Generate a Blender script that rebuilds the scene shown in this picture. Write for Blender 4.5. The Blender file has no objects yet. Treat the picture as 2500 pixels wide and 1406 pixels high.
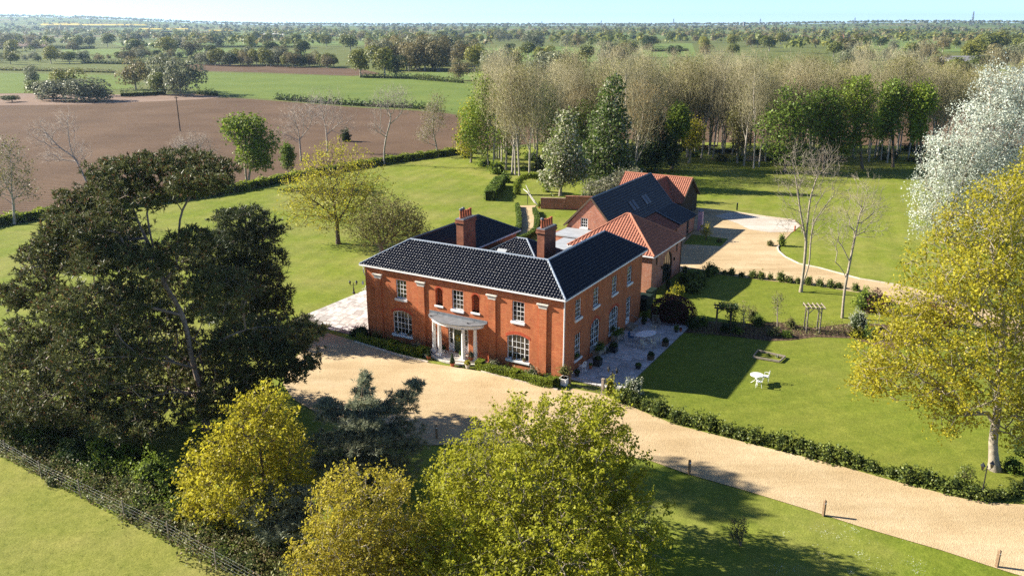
import bpy, math, random
import numpy as np
from mathutils import Vector, Matrix

# ------------------------------------------------------------------ camera, sky, sun, exposure
SC = bpy.context.scene
COL = SC.collection
CAM_H, PITCH, FPX = 25.0, math.atan(640 / 2000.0), 2000.0
cam = bpy.data.cameras.new('camera')
cam.sensor_width = 36.0; cam.lens = 28.8; cam.clip_start = 0.5; cam.clip_end = 30000
camo = bpy.data.objects.new('camera', cam); COL.objects.link(camo)
camo.location = (0, 0, CAM_H); camo.rotation_euler = (math.pi / 2 - PITCH, 0, 0)
SC.camera = camo
SUN_EL, SUN_AZ = math.radians(29.0), math.radians(-13.5)      # light travels towards +x, slightly towards the camera
wd = bpy.data.worlds.new('World'); SC.world = wd; wd.use_nodes = True
wn = wd.node_tree; wn.nodes.clear()
sky = wn.nodes.new('ShaderNodeTexSky'); sky.sky_type = 'NISHITA'; sky.sun_disc = False
sky.sun_elevation = SUN_EL
_sx, _sy = -math.cos(SUN_AZ), -math.sin(SUN_AZ)
sky.sun_rotation = math.atan2(_sx, _sy)
sky.air_density = 0.4; sky.dust_density = 0.0; sky.ozone_density = 3.5
bg = wn.nodes.new('ShaderNodeBackground'); bg.inputs[1].default_value = 0.09
wo = wn.nodes.new('ShaderNodeOutputWorld')
wn.links.new(sky.outputs[0], bg.inputs[0]); wn.links.new(bg.outputs[0], wo.inputs[0])
sl = bpy.data.lights.new('sun', 'SUN'); sl.energy = 5.0; sl.angle = math.radians(0.53); sl.color = (1.0, 0.93, 0.82)
slo = bpy.data.objects.new('sun', sl); COL.objects.link(slo)
slo.rotation_euler = Vector((math.cos(SUN_AZ) * math.cos(SUN_EL), math.sin(SUN_AZ) * math.cos(SUN_EL), -math.sin(SUN_EL))).to_track_quat('-Z', 'Y').to_euler()
vs = SC.view_settings; vs.view_transform = 'Standard'; vs.look = 'None'; vs.gamma = 1.0; vs.use_curve_mapping = False
vs.exposure = 1.48
SC.render.engine = 'CYCLES'
cy = SC.cycles
cy.max_bounces = 5; cy.diffuse_bounces = 3; cy.glossy_bounces = 2; cy.transmission_bounces = 4; cy.volume_bounces = 0
cy.transparent_max_bounces = 6; cy.caustics_reflective = False; cy.caustics_refractive = False
cy.use_denoising = False; cy.use_adaptive_sampling = True; cy.adaptive_threshold = 0.006; cy.sample_clamp_indirect = 6.0
SC.render.film_transparent = False

# ------------------------------------------------------------------ where a point of the photograph lies in the place
CP, SP = math.cos(PITCH), math.sin(PITCH)
def ray(px, py):
    a = (px - 1250) / FPX; b = (703 - py) / FPX
    return Vector((a, CP + b * SP, -SP + b * CP))
def g(px, py, z=0.0):                      # on the ground
    d = ray(px, py); t = (z - CAM_H) / d.z
    return Vector((d.x * t, d.y * t, z))
def at(px, py, Y):                         # in the upright plane at distance Y
    d = ray(px, py); t = Y / d.y
    return Vector((d.x * t, Y, CAM_H + d.z * t))
def mpp(p):                                # metres per pixel there
    return (p.y * CP + (CAM_H - p.z) * SP) / FPX
# house frame: x along the front (left to right), y towards the back, origin at the front left wall corner
TH = -0.521
HU = Vector((math.cos(TH), math.sin(TH), 0)); HV = Vector((-math.sin(TH), math.cos(TH), 0))
HA = Vector((-12.1355, 64.858, 0))
LW, WW = 18.28, 15.5
def hw(x, y, z=0.0): return HA + HU * x + HV * y + Vector((0, 0, z))

# ------------------------------------------------------------------ objects
def put(name, me, parent=None, loc=None, rotz=0.0):
    o = bpy.data.objects.new(name, me); COL.objects.link(o)
    if parent is not None: o.parent = parent
    if loc is not None: o.location = loc
    if rotz: o.rotation_euler = (0, 0, rotz)
    return o
def tag(o, label=None, cat=None, group=None, kind=None):
    if label: o['label'] = label
    if cat: o['category'] = cat
    if group: o['group'] = group
    if kind: o['kind'] = kind
    return o
def thing(name, label, cat, loc, rotz=0.0, group=None):
    return tag(put(name, None, None, loc, rotz), label, cat, group)
def dup(o, parent=None):
    c = o.copy(); COL.objects.link(c)
    if parent is not None: c.parent = parent
    for ch in list(o.children): dup(ch, c)
    return c
def nmesh(name, V, Fs, mats, idx=None, smooth=False):
    """V (n,3); Fs list of (m,k) index arrays; mats list; idx material index per array"""
    me = bpy.data.meshes.new(name)
    V = np.asarray(V, dtype=np.float32)
    Fs = [np.asarray(F, dtype=np.int32) for F in Fs]
    me.vertices.add(len(V)); me.vertices.foreach_set('co', V.ravel())
    loops = np.concatenate([F.ravel() for F in Fs])
    tot = np.concatenate([np.full(len(F), F.shape[1], np.int32) for F in Fs])
    me.loops.add(len(loops)); me.loops.foreach_set('vertex_index', loops)
    me.polygons.add(len(tot))
    st = np.concatenate([[0], np.cumsum(tot)[:-1]]).astype(np.int32)
    me.polygons.foreach_set('loop_start', st); me.polygons.foreach_set('loop_total', tot)
    if idx is not None:
        me.polygons.foreach_set('material_index', np.concatenate([np.full(len(F), i, np.int32) for F, i in zip(Fs, idx)]))
    if smooth: me.polygons.foreach_set('use_smooth', np.ones(len(tot), dtype=bool))
    for m in (mats if isinstance(mats, (list, tuple)) else [mats]): me.materials.append(m)
    me.update(calc_edges=True); me.validate(verbose=False)
    return me

class MB:
    """collects boxes, bars, tubes and polygons; build() links them as one mesh object"""
    def __init__(s): s.v = []; s.f = []
    def add(s, vs, fs):
        n = len(s.v); s.v += [tuple(v) for v in vs]; s.f += [[i + n for i in f] for f in fs]; return s
    def hexa(s, p):
        return s.add(p, [(0, 3, 2, 1), (4, 5, 6, 7), (0, 1, 5, 4), (1, 2, 6, 5), (2, 3, 7, 6), (3, 0, 4, 7)])
    def box(s, x0, x1, y0, y1, z0, z1):
        return s.hexa([(x0, y0, z0), (x1, y0, z0), (x1, y1, z0), (x0, y1, z0), (x0, y0, z1), (x1, y0, z1), (x1, y1, z1), (x0, y1, z1)])
    def bar(s, a, b, w, h=None, up=(0, 0, 1)):
        a, b = Vector(a), Vector(b); h = w if h is None else h
        d = (b - a).normalized(); u = Vector(up)
        if abs(d.dot(u)) > .99: u = Vector((1, 0, 0))
        x = d.cross(u).normalized() * w / 2; y = x.cross(d).normalized() * h / 2
        return s.hexa([a - x - y, a + x - y, a + x + y, a - x + y, b - x - y, b + x - y, b + x + y, b - x + y])
    def tube(s, pts, r, n=8, cap=True):
        pts = [Vector(p) for p in pts]; rr = r if isinstance(r, (list, tuple)) else [r] * len(pts)
        V = []; F = []
        for i, p in enumerate(pts):
            d = (pts[min(i + 1, len(pts) - 1)] - pts[max(i - 1, 0)]).normalized()
            u = Vector((0, 0, 1)) if abs(d.z) < .95 else Vector((1, 0, 0))
            x = d.cross(u).normalized(); y = x.cross(d)
            for k in range(n):
                t = 2 * math.pi * k / n; V.append(p + x * math.cos(t) * rr[i] + y * math.sin(t) * rr[i])
        for i in range(len(pts) - 1):
            for k in range(n):
                a = i * n + k; b = i * n + (k + 1) % n; F.append((a, a + n, b + n, b))
        if cap: F.append(list(range(n))); F.append([len(V) - 1 - k for k in range(n)])
        return s.add(V, F)
    def lathe(s, prof, c=(0, 0, 0), n=16):
        V = []; F = []
        for r, z in prof:
            for k in range(n):
                t = 2 * math.pi * k / n; V.append((c[0] + r * math.cos(t), c[1] + r * math.sin(t), c[2] + z))
        for i in range(len(prof) - 1):
            for k in range(n):
                a = i * n + k; b = i * n + (k + 1) % n; F.append((a, b, b + n, a + n))
        F.append([n - 1 - k for k in range(n)]); F.append([len(V) - n + k for k in range(n)])
        return s.add(V, F)
    def prism(s, poly, z0, z1):
        n = len(poly); V = [(p[0], p[1], z0) for p in poly] + [(p[0], p[1], z1) for p in poly]
        return s.add(V, [list(range(n))[::-1], [n + i for i in range(n)]] + [(i, (i + 1) % n, n + (i + 1) % n, n + i) for i in range(n)])
    def slab(s, pts, d):                   # polygon pts extruded by vector d
        n = len(pts); P = [Vector(p) for p in pts]; d = Vector(d)
        return s.add(P + [p + d for p in P], [list(range(n))[::-1], [n + i for i in range(n)]] + [(i, (i + 1) % n, n + (i + 1) % n, n + i) for i in range(n)])
    def mesh(s, name, mat, smooth=False):
        me = bpy.data.meshes.new(name); me.from_pydata(s.v, [], s.f)
        if mat: me.materials.append(mat)
        import bmesh
        bm = bmesh.new(); bm.from_mesh(me); bmesh.ops.recalc_face_normals(bm, faces=bm.faces); bm.to_mesh(me); bm.free()
        if smooth:
            for p in me.polygons: p.use_smooth = True
        return me
    def build(s, name, mat, parent=None, loc=None, rotz=0.0, smooth=False):
        return put(name, s.mesh(name, mat, smooth), parent, loc, rotz)

# ------------------------------------------------------------------ materials
M = {}
def nodes(name):
    m = bpy.data.materials.new(name); m.use_nodes = True; nt = m.node_tree; nt.nodes.clear()
    out = nt.nodes.new('ShaderNodeOutputMaterial'); M[name] = m
    def N(t, **k):
        n = nt.nodes.new(t)
        for a, v in k.items(): setattr(n, a, v)
        return n
    return m, nt, out, N, nt.links.new
def rgba(c): return (c[0], c[1], c[2], 1.0)
def noise(N, L, vec, scale, detail=4.0, rough=.6):
    n = N('ShaderNodeTexNoise'); n.inputs['Scale'].default_value = scale; n.inputs['Detail'].default_value = detail; n.inputs['Roughness'].default_value = rough
    if vec is not None: L(vec, n.inputs['Vector'])
    return n.outputs['Fac']
def ramp(N, L, fac, stops):
    r = N('ShaderNodeValToRGB'); e = r.color_ramp.elements
    while len(e) < len(stops): e.new(.5)
    for i, (p, c) in enumerate(stops): e[i].position = p; e[i].color = rgba(c) if len(c) == 3 else c
    L(fac, r.inputs['Fac']); return r.outputs['Color']
def mixc(N, L, a, b, fac, mode='MIX'):
    n = N('ShaderNodeMix', data_type='RGBA', blend_type=mode)
    for s, v in ((6, a), (7, b)):
        if isinstance(v, (tuple, list)): n.inputs[s].default_value = rgba(v)
        else: L(v, n.inputs[s])
    if isinstance(fac, (int, float)): n.inputs[0].default_value = fac
    else: L(fac, n.inputs[0])
    return n.outputs[2]
def pm(name, col, rough=.8, var=.2, scale=2.0, spec=.3, bump=0.0, bscale=None, fine=0.0, objvar=0.0, metal=0.0):
    m, nt, out, N, L = nodes(name)
    tc = N('ShaderNodeTexCoord').outputs['Object']
    lo = tuple(c * (1 - var) for c in col); hi = tuple(min(1, c * (1 + var)) for c in col)
    c = ramp(N, L, noise(N, L, tc, scale), [(.3, lo), (.7, hi)])
    if fine:
        c = mixc(N, L, c, ramp(N, L, noise(N, L, tc, scale * 14, 2), [(.3, (1 - fine,) * 3), (.7, (1 + fine,) * 3)]), 1.0, 'MULTIPLY')
    if objvar:
        oi = N('ShaderNodeObjectInfo').outputs['Random']
        c = mixc(N, L, c, ramp(N, L, oi, [(0, (1 - objvar,) * 3), (1, (1 + objvar,) * 3)]), 1.0, 'MULTIPLY')
    b = N('ShaderNodeBsdfPrincipled'); L(c, b.inputs['Base Color'])
    b.inputs['Roughness'].default_value = rough; b.inputs['Specular IOR Level'].default_value = spec; b.inputs['Metallic'].default_value = metal
    if bump:
        bn = N('ShaderNodeBump'); bn.inputs['Strength'].default_value = bump; bn.inputs['Distance'].default_value = .05
        L(noise(N, L, tc, bscale or scale * 10, 5), bn.inputs['Height']); L(bn.outputs[0], b.inputs['Normal'])
    L(b.outputs[0], out.inputs['Surface']); return m
def leafm(name, c1, c2, trans=.35, objvar=.15, spec=.2, third=None, tfrac=.0):
    m, nt, out, N, L = nodes(name)
    ge = N('ShaderNodeNewGeometry').outputs['Random Per Island']
    st = [(0.0, c1), (1.0, c2)] if third is None else [(0.0, c1), (1 - tfrac - .05, c2), (1 - tfrac, third)]
    c = ramp(N, L, ge, st)
    tc = N('ShaderNodeTexCoord').outputs['Object']
    c = mixc(N, L, c, ramp(N, L, noise(N, L, tc, .35, 2), [(.3, (.8,) * 3), (.7, (1.2,) * 3)]), 1.0, 'MULTIPLY')
    if objvar:
        oi = N('ShaderNodeObjectInfo').outputs['Random']
        c = mixc(N, L, c, ramp(N, L, oi, [(0, (1 - objvar, 1 - objvar * .8, 1 - objvar)), (1, (1 + objvar, 1 + objvar, 1 + objvar * .5))]), 1.0, 'MULTIPLY')
    b = N('ShaderNodeBsdfPrincipled'); L(c, b.inputs['Base Color']); b.inputs['Roughness'].default_value = .5; b.inputs['Specular IOR Level'].default_value = spec
    t = N('ShaderNodeBsdfTranslucent'); L(c, t.inputs['Color'])
    mx = N('ShaderNodeMixShader'); mx.inputs[0].default_value = trans
    L(b.outputs[0], mx.inputs[1]); L(t.outputs[0], mx.inputs[2]); L(mx.outputs[0], out.inputs['Surface']); return m
def grassm(name, dark, light, warm, stripe=0.0, sang=0.0, warmf=.5, sscale=.55):
    m, nt, out, N, L = nodes(name)
    tc = N('ShaderNodeTexCoord').outputs['Object']
    c = ramp(N, L, noise(N, L, tc, 2.2, 6, .7), [(.25, dark), (.75, light)])
    c = mixc(N, L, c, warm, ramp(N, L, noise(N, L, tc, .11, 5, .65), [(.42, (0, 0, 0)), (.72, (warmf,) * 3)]))
    c = mixc(N, L, c, ramp(N, L, noise(N, L, tc, .045, 4, .6), [(.3, (.84, .88, .85)), (.7, (1.14, 1.1, 1.1))]), 1.0, 'MULTIPLY')
    c = mixc(N, L, c, ramp(N, L, noise(N, L, tc, .55, 5, .7), [(.3, (.84, .88, .8)), (.7, (1.15, 1.1, 1.15))]), 1.0, 'MULTIPLY')
    c = mixc(N, L, c, ramp(N, L, noise(N, L, tc, 14, 3, .8), [(.3, (.68, .7, .62)), (.7, (1.3, 1.28, 1.3))]), 1.0, 'MULTIPLY')
    if stripe:
        mp = N('ShaderNodeMapping'); mp.inputs['Rotation'].default_value = (0, 0, sang); L(tc, mp.inputs[0])
        w = N('ShaderNodeTexWave'); w.inputs['Scale'].default_value = sscale; w.inputs['Distortion'].default_value = 1.2; w.inputs['Detail'].default_value = 2; w.inputs['Detail Scale'].default_value = .4
        L(mp.outputs[0], w.inputs[0])
        c = mixc(N, L, c, ramp(N, L, w.outputs['Fac'], [(.2, (1 - stripe,) * 3), (.8, (1 + stripe,) * 3)]), 1.0, 'MULTIPLY')
    b = N('ShaderNodeBsdfPrincipled'); L(c, b.inputs['Base Color']); b.inputs['Roughness'].default_value = .9; b.inputs['Specular IOR Level'].default_value = .1
    bn = N('ShaderNodeBump'); bn.inputs['Strength'].default_value = .5; bn.inputs['Distance'].default_value = .06
    L(noise(N, L, tc, 9, 4, .7), bn.inputs['Height']); L(bn.outputs[0], b.inputs['Normal'])
    L(b.outputs[0], out.inputs['Surface']); return m
def brickm(name, a, b_, mortar, patch=None, pf=.0, var=.25):
    m, nt, out, N, L = nodes(name)
    tc = N('ShaderNodeTexCoord').outputs['Object']
    sp = N('ShaderNodeSeparateXYZ'); L(tc, sp.inputs[0])
    ad = N('ShaderNodeMath', operation='ADD'); L(sp.outputs[0], ad.inputs[0]); L(sp.outputs[1], ad.inputs[1])
    cb = N('ShaderNodeCombineXYZ'); L(ad.outputs[0], cb.inputs[0]); L(sp.outputs[2], cb.inputs[1])
    br = N('ShaderNodeTexBrick'); br.offset = .5
    br.inputs['Scale'].default_value = 1.0; br.inputs['Mortar Size'].default_value = .008; br.inputs['Mortar Smooth'].default_value = .3
    br.inputs['Brick Width'].default_value = .225; br.inputs['Row Height'].default_value = .075; br.inputs['Bias'].default_value = -.1
    br.inputs['Color1'].default_value = rgba(a); br.inputs['Color2'].default_value = rgba(b_); br.inputs['Mortar'].default_value = rgba(mortar)
    L(cb.outputs[0], br.inputs[0])
    c = mixc(N, L, br.outputs['Color'], ramp(N, L, noise(N, L, tc, 1.1, 5, .7), [(.25, (1 - var,) * 3), (.75, (1 + var,) * 3)]), 1.0, 'MULTIPLY')
    mp = N('ShaderNodeMapping'); mp.inputs['Scale'].default_value = (1.6, 1.6, .22); L(tc, mp.inputs[0])
    c = mixc(N, L, c, ramp(N, L, noise(N, L, mp.outputs[0], 1.6, 4, .65), [(.3, (.82,) * 3), (.65, (1.08,) * 3)]), 1.0, 'MULTIPLY')
    if patch:
        c = mixc(N, L, c, patch, ramp(N, L, noise(N, L, tc, 7, 3, .7), [(.5, (0, 0, 0)), (.68, (pf,) * 3)]))
    b = N('ShaderNodeBsdfPrincipled'); L(c, b.inputs['Base Color']); b.inputs['Roughness'].default_value = .88; b.inputs['Specular IOR Level'].default_value = .2
    bn = N('ShaderNodeBump'); bn.inputs['Strength'].default_value = .35; bn.inputs['Distance'].default_value = .01
    iv = N('ShaderNodeMath', operation='SUBTRACT'); iv.inputs[0].default_value = 1; L(br.outputs['Fac'], iv.inputs[1]); L(iv.outputs[0], bn.inputs['Height']); L(bn.outputs[0], b.inputs['Normal'])
    L(b.outputs[0], out.inputs['Surface']); return m

# ground
grassm('lawn', (.12, .158, .016), (.195, .232, .03), (.28, .25, .085), .04, .35, .62, .12)
grassm('garden_lawn', (.11, .145, .015), (.18, .21, .027), (.22, .21, .05), .03, 1.2, .45, .2)
grassm('paddock', (.15, .165, .025), (.25, .26, .055), (.28, .24, .09), 0, 0, .55)
grassm('crop', (.10, .15, .028), (.155, .205, .045), (.17, .19, .05), .05, 1.45, .3, .22)
grassm('crop_far', (.12, .175, .045), (.175, .235, .06), (.14, .15, .06), .03, 1.3, .3, .1)
grassm('ground', (.085, .115, .028), (.14, .165, .045), (.17, .15, .06), 0, 0, .6)
def soilm(name, a, b_, ang, sc):
    m, nt, out, N, L = nodes(name)
    tc = N('ShaderNodeTexCoord').outputs['Object']
    mp = N('ShaderNodeMapping'); mp.inputs['Rotation'].default_value = (0, 0, ang); L(tc, mp.inputs[0])
    w = N('ShaderNodeTexWave'); w.inputs['Scale'].default_value = sc; w.inputs['Distortion'].default_value = 1.5; w.inputs['Detail'].default_value = 3; w.inputs['Detail Scale'].default_value = 1.2
    L(mp.outputs[0], w.inputs[0])
    c = ramp(N, L, noise(N, L, tc, .05, 6, .65), [(.3, a), (.7, b_)])
    c = mixc(N, L, c, ramp(N, L, w.outputs['Fac'], [(.1, (.76,) * 3), (.9, (1.17,) * 3)]), 1.0, 'MULTIPLY')
    c = mixc(N, L, c, ramp(N, L, noise(N, L, tc, 2.5, 5, .75), [(.3, (.75,) * 3), (.7, (1.2,) * 3)]), 1.0, 'MULTIPLY')
    b = N('ShaderNodeBsdfPrincipled'); L(c, b.inputs['Base Color']); b.inputs['Roughness'].default_value = .95; b.inputs['Specular IOR Level'].default_value = .1
    bn = N('ShaderNodeBump'); bn.inputs['Strength'].default_value = .6; bn.inputs['Distance'].default_value = .12
    L(noise(N, L, tc, 3, 5, .7), bn.inputs['Height']); L(bn.outputs[0], b.inputs['Normal'])
    L(b.outputs[0], out.inputs['Surface']); return m
soilm('soil', (.10, .062, .036), (.155, .10, .06), 1.36, .22)
soilm('soil_pale', (.22, .15, .11), (.29, .21, .155), 1.42, .5)
soilm('bed', (.07, .045, .028), (.13, .085, .055), .3, .8)
def gravelm(name, a, b_, c3, grey=None):
    m, nt, out, N, L = nodes(name)
    tc = N('ShaderNodeTexCoord').outputs['Object']
    c = ramp(N, L, noise(N, L, tc, .16, 6, .7), [(.3, a), (.55, b_), (.8, c3)])
    mp = N('ShaderNodeMapping'); mp.inputs['Rotation'].default_value = (0, 0, .56); mp.inputs['Scale'].default_value = (.06, .55, 1); L(tc, mp.inputs[0])
    c = mixc(N, L, c, ramp(N, L, noise(N, L, mp.outputs[0], 1.0, 4, .6), [(.3, (.84, .82, .78)), (.68, (1.12, 1.12, 1.14))]), 1.0, 'MULTIPLY')
    vo = N('ShaderNodeTexVoronoi'); vo.inputs['Scale'].default_value = 16; L(tc, vo.inputs['Vector'])
    c = mixc(N, L, c, ramp(N, L, vo.outputs['Color'], [(.1, (.86,) * 3), (.9, (1.1,) * 3)]), 1.0, 'MULTIPLY')
    c = mixc(N, L, c, ramp(N, L, noise(N, L, tc, 3.5, 5, .8), [(.3, (.9,) * 3), (.7, (1.08,) * 3)]), 1.0, 'MULTIPLY')
    b = N('ShaderNodeBsdfPrincipled'); L(c, b.inputs['Base Color']); b.inputs['Roughness'].default_value = .95; b.inputs['Specular IOR Level'].default_value = .15
    bn = N('ShaderNodeBump'); bn.inputs['Strength'].default_value = .5; bn.inputs['Distance'].default_value = .03
    L(vo.outputs['Distance'], bn.inputs['Height']); L(bn.outputs[0], b.inputs['Normal'])
    L(b.outputs[0], out.inputs['Surface']); return m
gravelm('gravel', (.41, .295, .155), (.495, .375, .215), (.565, .455, .295))
gravelm('gravel_pale', (.44, .37, .29), (.55, .50, .42), (.36, .32, .27))
# building
brickm('brick', (.43, .098, .03), (.53, .168, .056), (.44, .23, .13), (.33, .11, .06), .3, .18)
brickm('brick_old', (.40, .11, .05), (.47, .18, .095), (.42, .32, .24), (.46, .38, .34), .55, .2)
brickm('brick_chimney', (.25, .075, .04), (.36, .12, .06), (.26, .16, .10), (.12, .06, .045), .5, .3)
brickm('brick_wall', (.30, .11, .065), (.38, .16, .10), (.30, .22, .15), (.30, .26, .22), .5, .3)
brickm('timber_clad', (.045, .033, .024), (.06, .045, .033), (.025, .018, .014), None, 0, .3)
pm('brick_arch', (.42, .075, .03), .85, .2, 5, fine=.1)
pm('white_paint', (.80, .79, .76), .45, .04, 3, .4)
pm('stone', (.62, .57, .49), .8, .14, 3, fine=.12)
pm('stone_edge', (.55, .47, .38), .85, .2, 3, fine=.15)
pm('lead', (.17, .18, .19), .55, .2, 3, .4, fine=.08)
pm('lead_pale', (.36, .38, .39), .55, .15, 1.2, .4, fine=.06)
pm('ridge_pale', (.27, .31, .35), .3, .12, 5, .5, fine=.1)
pm('ridge_dark', (.045, .065, .085), .3, .2, 5, .5)
pm('tile_black', (.007, .008, .013), .24, .35, 9, .3, objvar=.1)
pm('tile_slate', (.008, .009, .013), .3, .3, 4, .3)
pm('tile_red', (.33, .125, .072), .7, .25, 3, .3, fine=.18)
pm('tile_brown', (.20, .075, .05), .8, .3, 3, .25, fine=.25)
pm('ridge_red', (.40, .16, .09), .7, .2, 4, .3, fine=.12)
pm('clay', (.40, .115, .05), .75, .2, 6, .3)
pm('door_green', (.055, .075, .035), .35, .1, 4, .5)
pm('iron', (.02, .02, .022), .4, .1, 6, .5)
pm('dark_pot', (.03, .03, .032), .5, .2, 5, .4)
pm('bin_green', (.010, .022, .016), .75, .1, 5, .15)
pm('wood', (.22, .14, .08), .75, .3, 6, .25, fine=.2, objvar=.1)
pm('wood_grey', (.27, .225, .17), .8, .25, 6, .2, fine=.2, objvar=.08)
pm('wood_dark', (.10, .07, .045), .75, .3, 6, .25, fine=.2)
pm('cream', (.62, .56, .42), .5, .06, 4, .4)
pm('galv', (.14, .15, .15), .5, .1, 8, .4, metal=.3)
pm('steel_far', (.13, .15, .18), .6, .05, 1, .3)
pm('blue_cloth', (.03, .10, .20), .8, .1, 4, .2)
pm('slab', (.50, .475, .45), .85, .24, 1.7, .25, fine=.16, objvar=.26)
pm('slab_pale', (.47, .44, .40), .85, .25, 1.7, .25, fine=.15, objvar=.28)
pm('joint', (.16, .14, .12), .95, .3, 4)
pm('pink_door', (.45, .28, .33), .6, .08, 3)
pm('log', (.34, .23, .14), .85, .3, 4, fine=.2, objvar=.2)
pm('tarp', (.02, .022, .025), .4, .3, 3, .5)
pm('far_roof', (.22, .10, .07), .8, .2, .5)
pm('far_grey', (.28, .27, .26), .8, .2, .5)
pm('far_white', (.62, .60, .57), .8, .05, .5)
pm('rape', (.52, .38, .02), .95, .15, .01)
def glassm():
    m, nt, out, N, L = nodes('glass')
    b = N('ShaderNodeBsdfPrincipled'); oi = N('ShaderNodeObjectInfo').outputs['Random']
    L(ramp(N, L, oi, [(0, (.006, .006, .007)), (.7, (.02, .018, .015)), (1, (.06, .05, .035))]), b.inputs['Base Color'])
    b.inputs['Roughness'].default_value = .06; b.inputs['Specular IOR Level'].default_value = .6
    tc = N('ShaderNodeTexCoord').outputs['Object']
    bn = N('ShaderNodeBump'); bn.inputs['Strength'].default_value = .06; bn.inputs['Distance'].default_value = .02
    L(noise(N, L, tc, 3, 2), bn.inputs['Height']); L(bn.outputs[0], b.inputs['Normal'])
    L(b.outputs[0], out.inputs['Surface'])
glassm()
# plants
pm('bark', (.15, .115, .08), .9, .35, 4, .15, bump=.5, bscale=14, fine=.2, objvar=.12)
pm('bark_pale', (.30, .255, .19), .9, .3, 4, .15, bump=.4, bscale=12, fine=.2, objvar=.12)
pm('bark_grey', (.36, .32, .26), .9, .3, 4, .15, bump=.4, bscale=12, fine=.2, objvar=.15)
pm('bark_pine', (.26, .20, .155), .9, .35, 5, .15, bump=.6, bscale=10, fine=.25)
pm('twig', (.34, .305, .18), .9, .25, .4, .1, objvar=.2)
pm('twig_grey', (.34, .30, .25), .9, .25, .6, .1, objvar=.15)
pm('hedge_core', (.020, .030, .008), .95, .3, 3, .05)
leafm('lf_yellow', (0.284, 0.270, 0.022), (0.486, 0.439, 0.041), .4)
leafm('lf_oak', (.28, .285, .02), (.47, .45, .04), .5)
leafm('lf_gold', (.33, .29, .02), (.50, .44, .04), .5)
leafm('lf_bronze', (.28, .24, .026), (.46, .385, .045), .5)
leafm('lf_green', (.085, .135, .02), (.18, .245, .04), .35)
leafm('lf_bright', (.13, .19, .022), (.25, .31, .042), .4)
leafm('lf_dark', (0.026, 0.049, 0.013), (0.058, 0.091, 0.023), .25)
leafm('lf_chestnut', (0.069, 0.112, 0.020), (0.163, 0.225, 0.044), .35, third=(.55, .52, .38), tfrac=.14)
leafm('lf_candle', (0.120, 0.156, 0.036), (0.240, 0.288, 0.072), .35, third=(.60, .57, .42), tfrac=.36)
leafm('lf_silver', (.46, .50, .42), (.72, .74, .66), .35)
leafm('lf_olive', (.16, .15, .045), (.27, .245, .085), .3, .25)
leafm('lf_brown', (0.180, 0.120, 0.042), (0.282, 0.198, 0.072), .3, .2)
leafm('lf_pine', (.058, .068, .02), (.15, .158, .054), .25, .05, third=(.17, .075, .035), tfrac=.05)
leafm('lf_cedar', (.036, .05, .017), (.085, .10, .036), .25, .05)
leafm('lf_blue', (.17, .185, .11), (.34, .355, .225), .3, .05)
leafm('lf_purple', (.05, .012, .018), (.11, .026, .032), .3)
leafm('lf_red', (.12, .012, .016), (.24, .03, .03), .4)
leafm('lf_box', (.20, .26, .025), (.36, .41, .05), .4)
leafm('lf_laurel', (0.075, 0.106, 0.015), (0.188, 0.219, 0.037), .25, .15, .35)
leafm('lf_white', (.16, .20, .07), (.62, .60, .50), .3)
leafm('lf_blossom', (.14, .17, .04), (.50, .45, .36), .35)
leafm('lf_far', (.105, .125, .032), (.19, .205, .055), .3, .35)
leafm('lf_far_brown', (.17, .14, .062), (.26, .215, .10), .3, .25)
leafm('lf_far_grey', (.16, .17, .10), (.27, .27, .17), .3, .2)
leafm('lf_far_yellow', (.16, .165, .035), (.26, .25, .05), .3, .25)
leafm('lf_scrub', (.11, .125, .03), (.24, .24, .085), .3, .2, third=(.22, .16, .09), tfrac=.25)
leafm('lf_petal', (.75, .75, .72), (.8, .8, .78), .3)

# ------------------------------------------------------------------ plant builders
def unit(a): return a / np.maximum(np.linalg.norm(a, axis=-1, keepdims=True), 1e-9)
def rdir(rng, n): return unit(rng.normal(size=(n, 3)))
def tube_arrays(p0, p1, r0, r1, k, base=0):
    n = len(p0); d = unit(p1 - p0)
    ref = np.where(np.abs(d[:, 2:3]) > .9, np.array([[1., 0, 0]]), np.array([[0, 0, 1.]]))
    a = unit(np.cross(d, ref)); b = np.cross(d, a)
    t = np.arange(k) * 2 * np.pi / k; c, s = np.cos(t)[None, :, None], np.sin(t)[None, :, None]
    ring = a[:, None, :] * c + b[:, None, :] * s
    V = np.stack([p0[:, None, :] + ring * r0[:, None, None], p1[:, None, :] + ring * r1[:, None, None]], 1).reshape(-1, 3)
    i = np.arange(n)[:, None] * 2 * k + base; j = np.arange(k)[None, :]; j2 = (j + 1) % k
    F = np.stack([i + j, i + j2, i + k + j2, i + k + j], -1).reshape(-1, 4)
    return V, F
def cones(p0, p1, r, base=0):
    n = len(p0); d = unit(p1 - p0)
    ref = np.where(np.abs(d[:, 2:3]) > .9, np.array([[1., 0, 0]]), np.array([[0, 0, 1.]]))
    a = unit(np.cross(d, ref)); b = np.cross(d, a)
    t = np.arange(3) * 2 * np.pi / 3
    ring = a[:, None, :] * np.cos(t)[None, :, None] + b[:, None, :] * np.sin(t)[None, :, None]
    V = np.concatenate([p0[:, None, :] + ring * r[:, None, None], p1[:, None, :]], 1).reshape(-1, 3)
    i = np.arange(n)[:, None] * 4 + base
    F = np.stack([np.concatenate([i, i + 1, i + 3], 1), np.concatenate([i + 1, i + 2, i + 3], 1), np.concatenate([i + 2, i, i + 3], 1)], 1).reshape(-1, 3)
    return V, F
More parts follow.
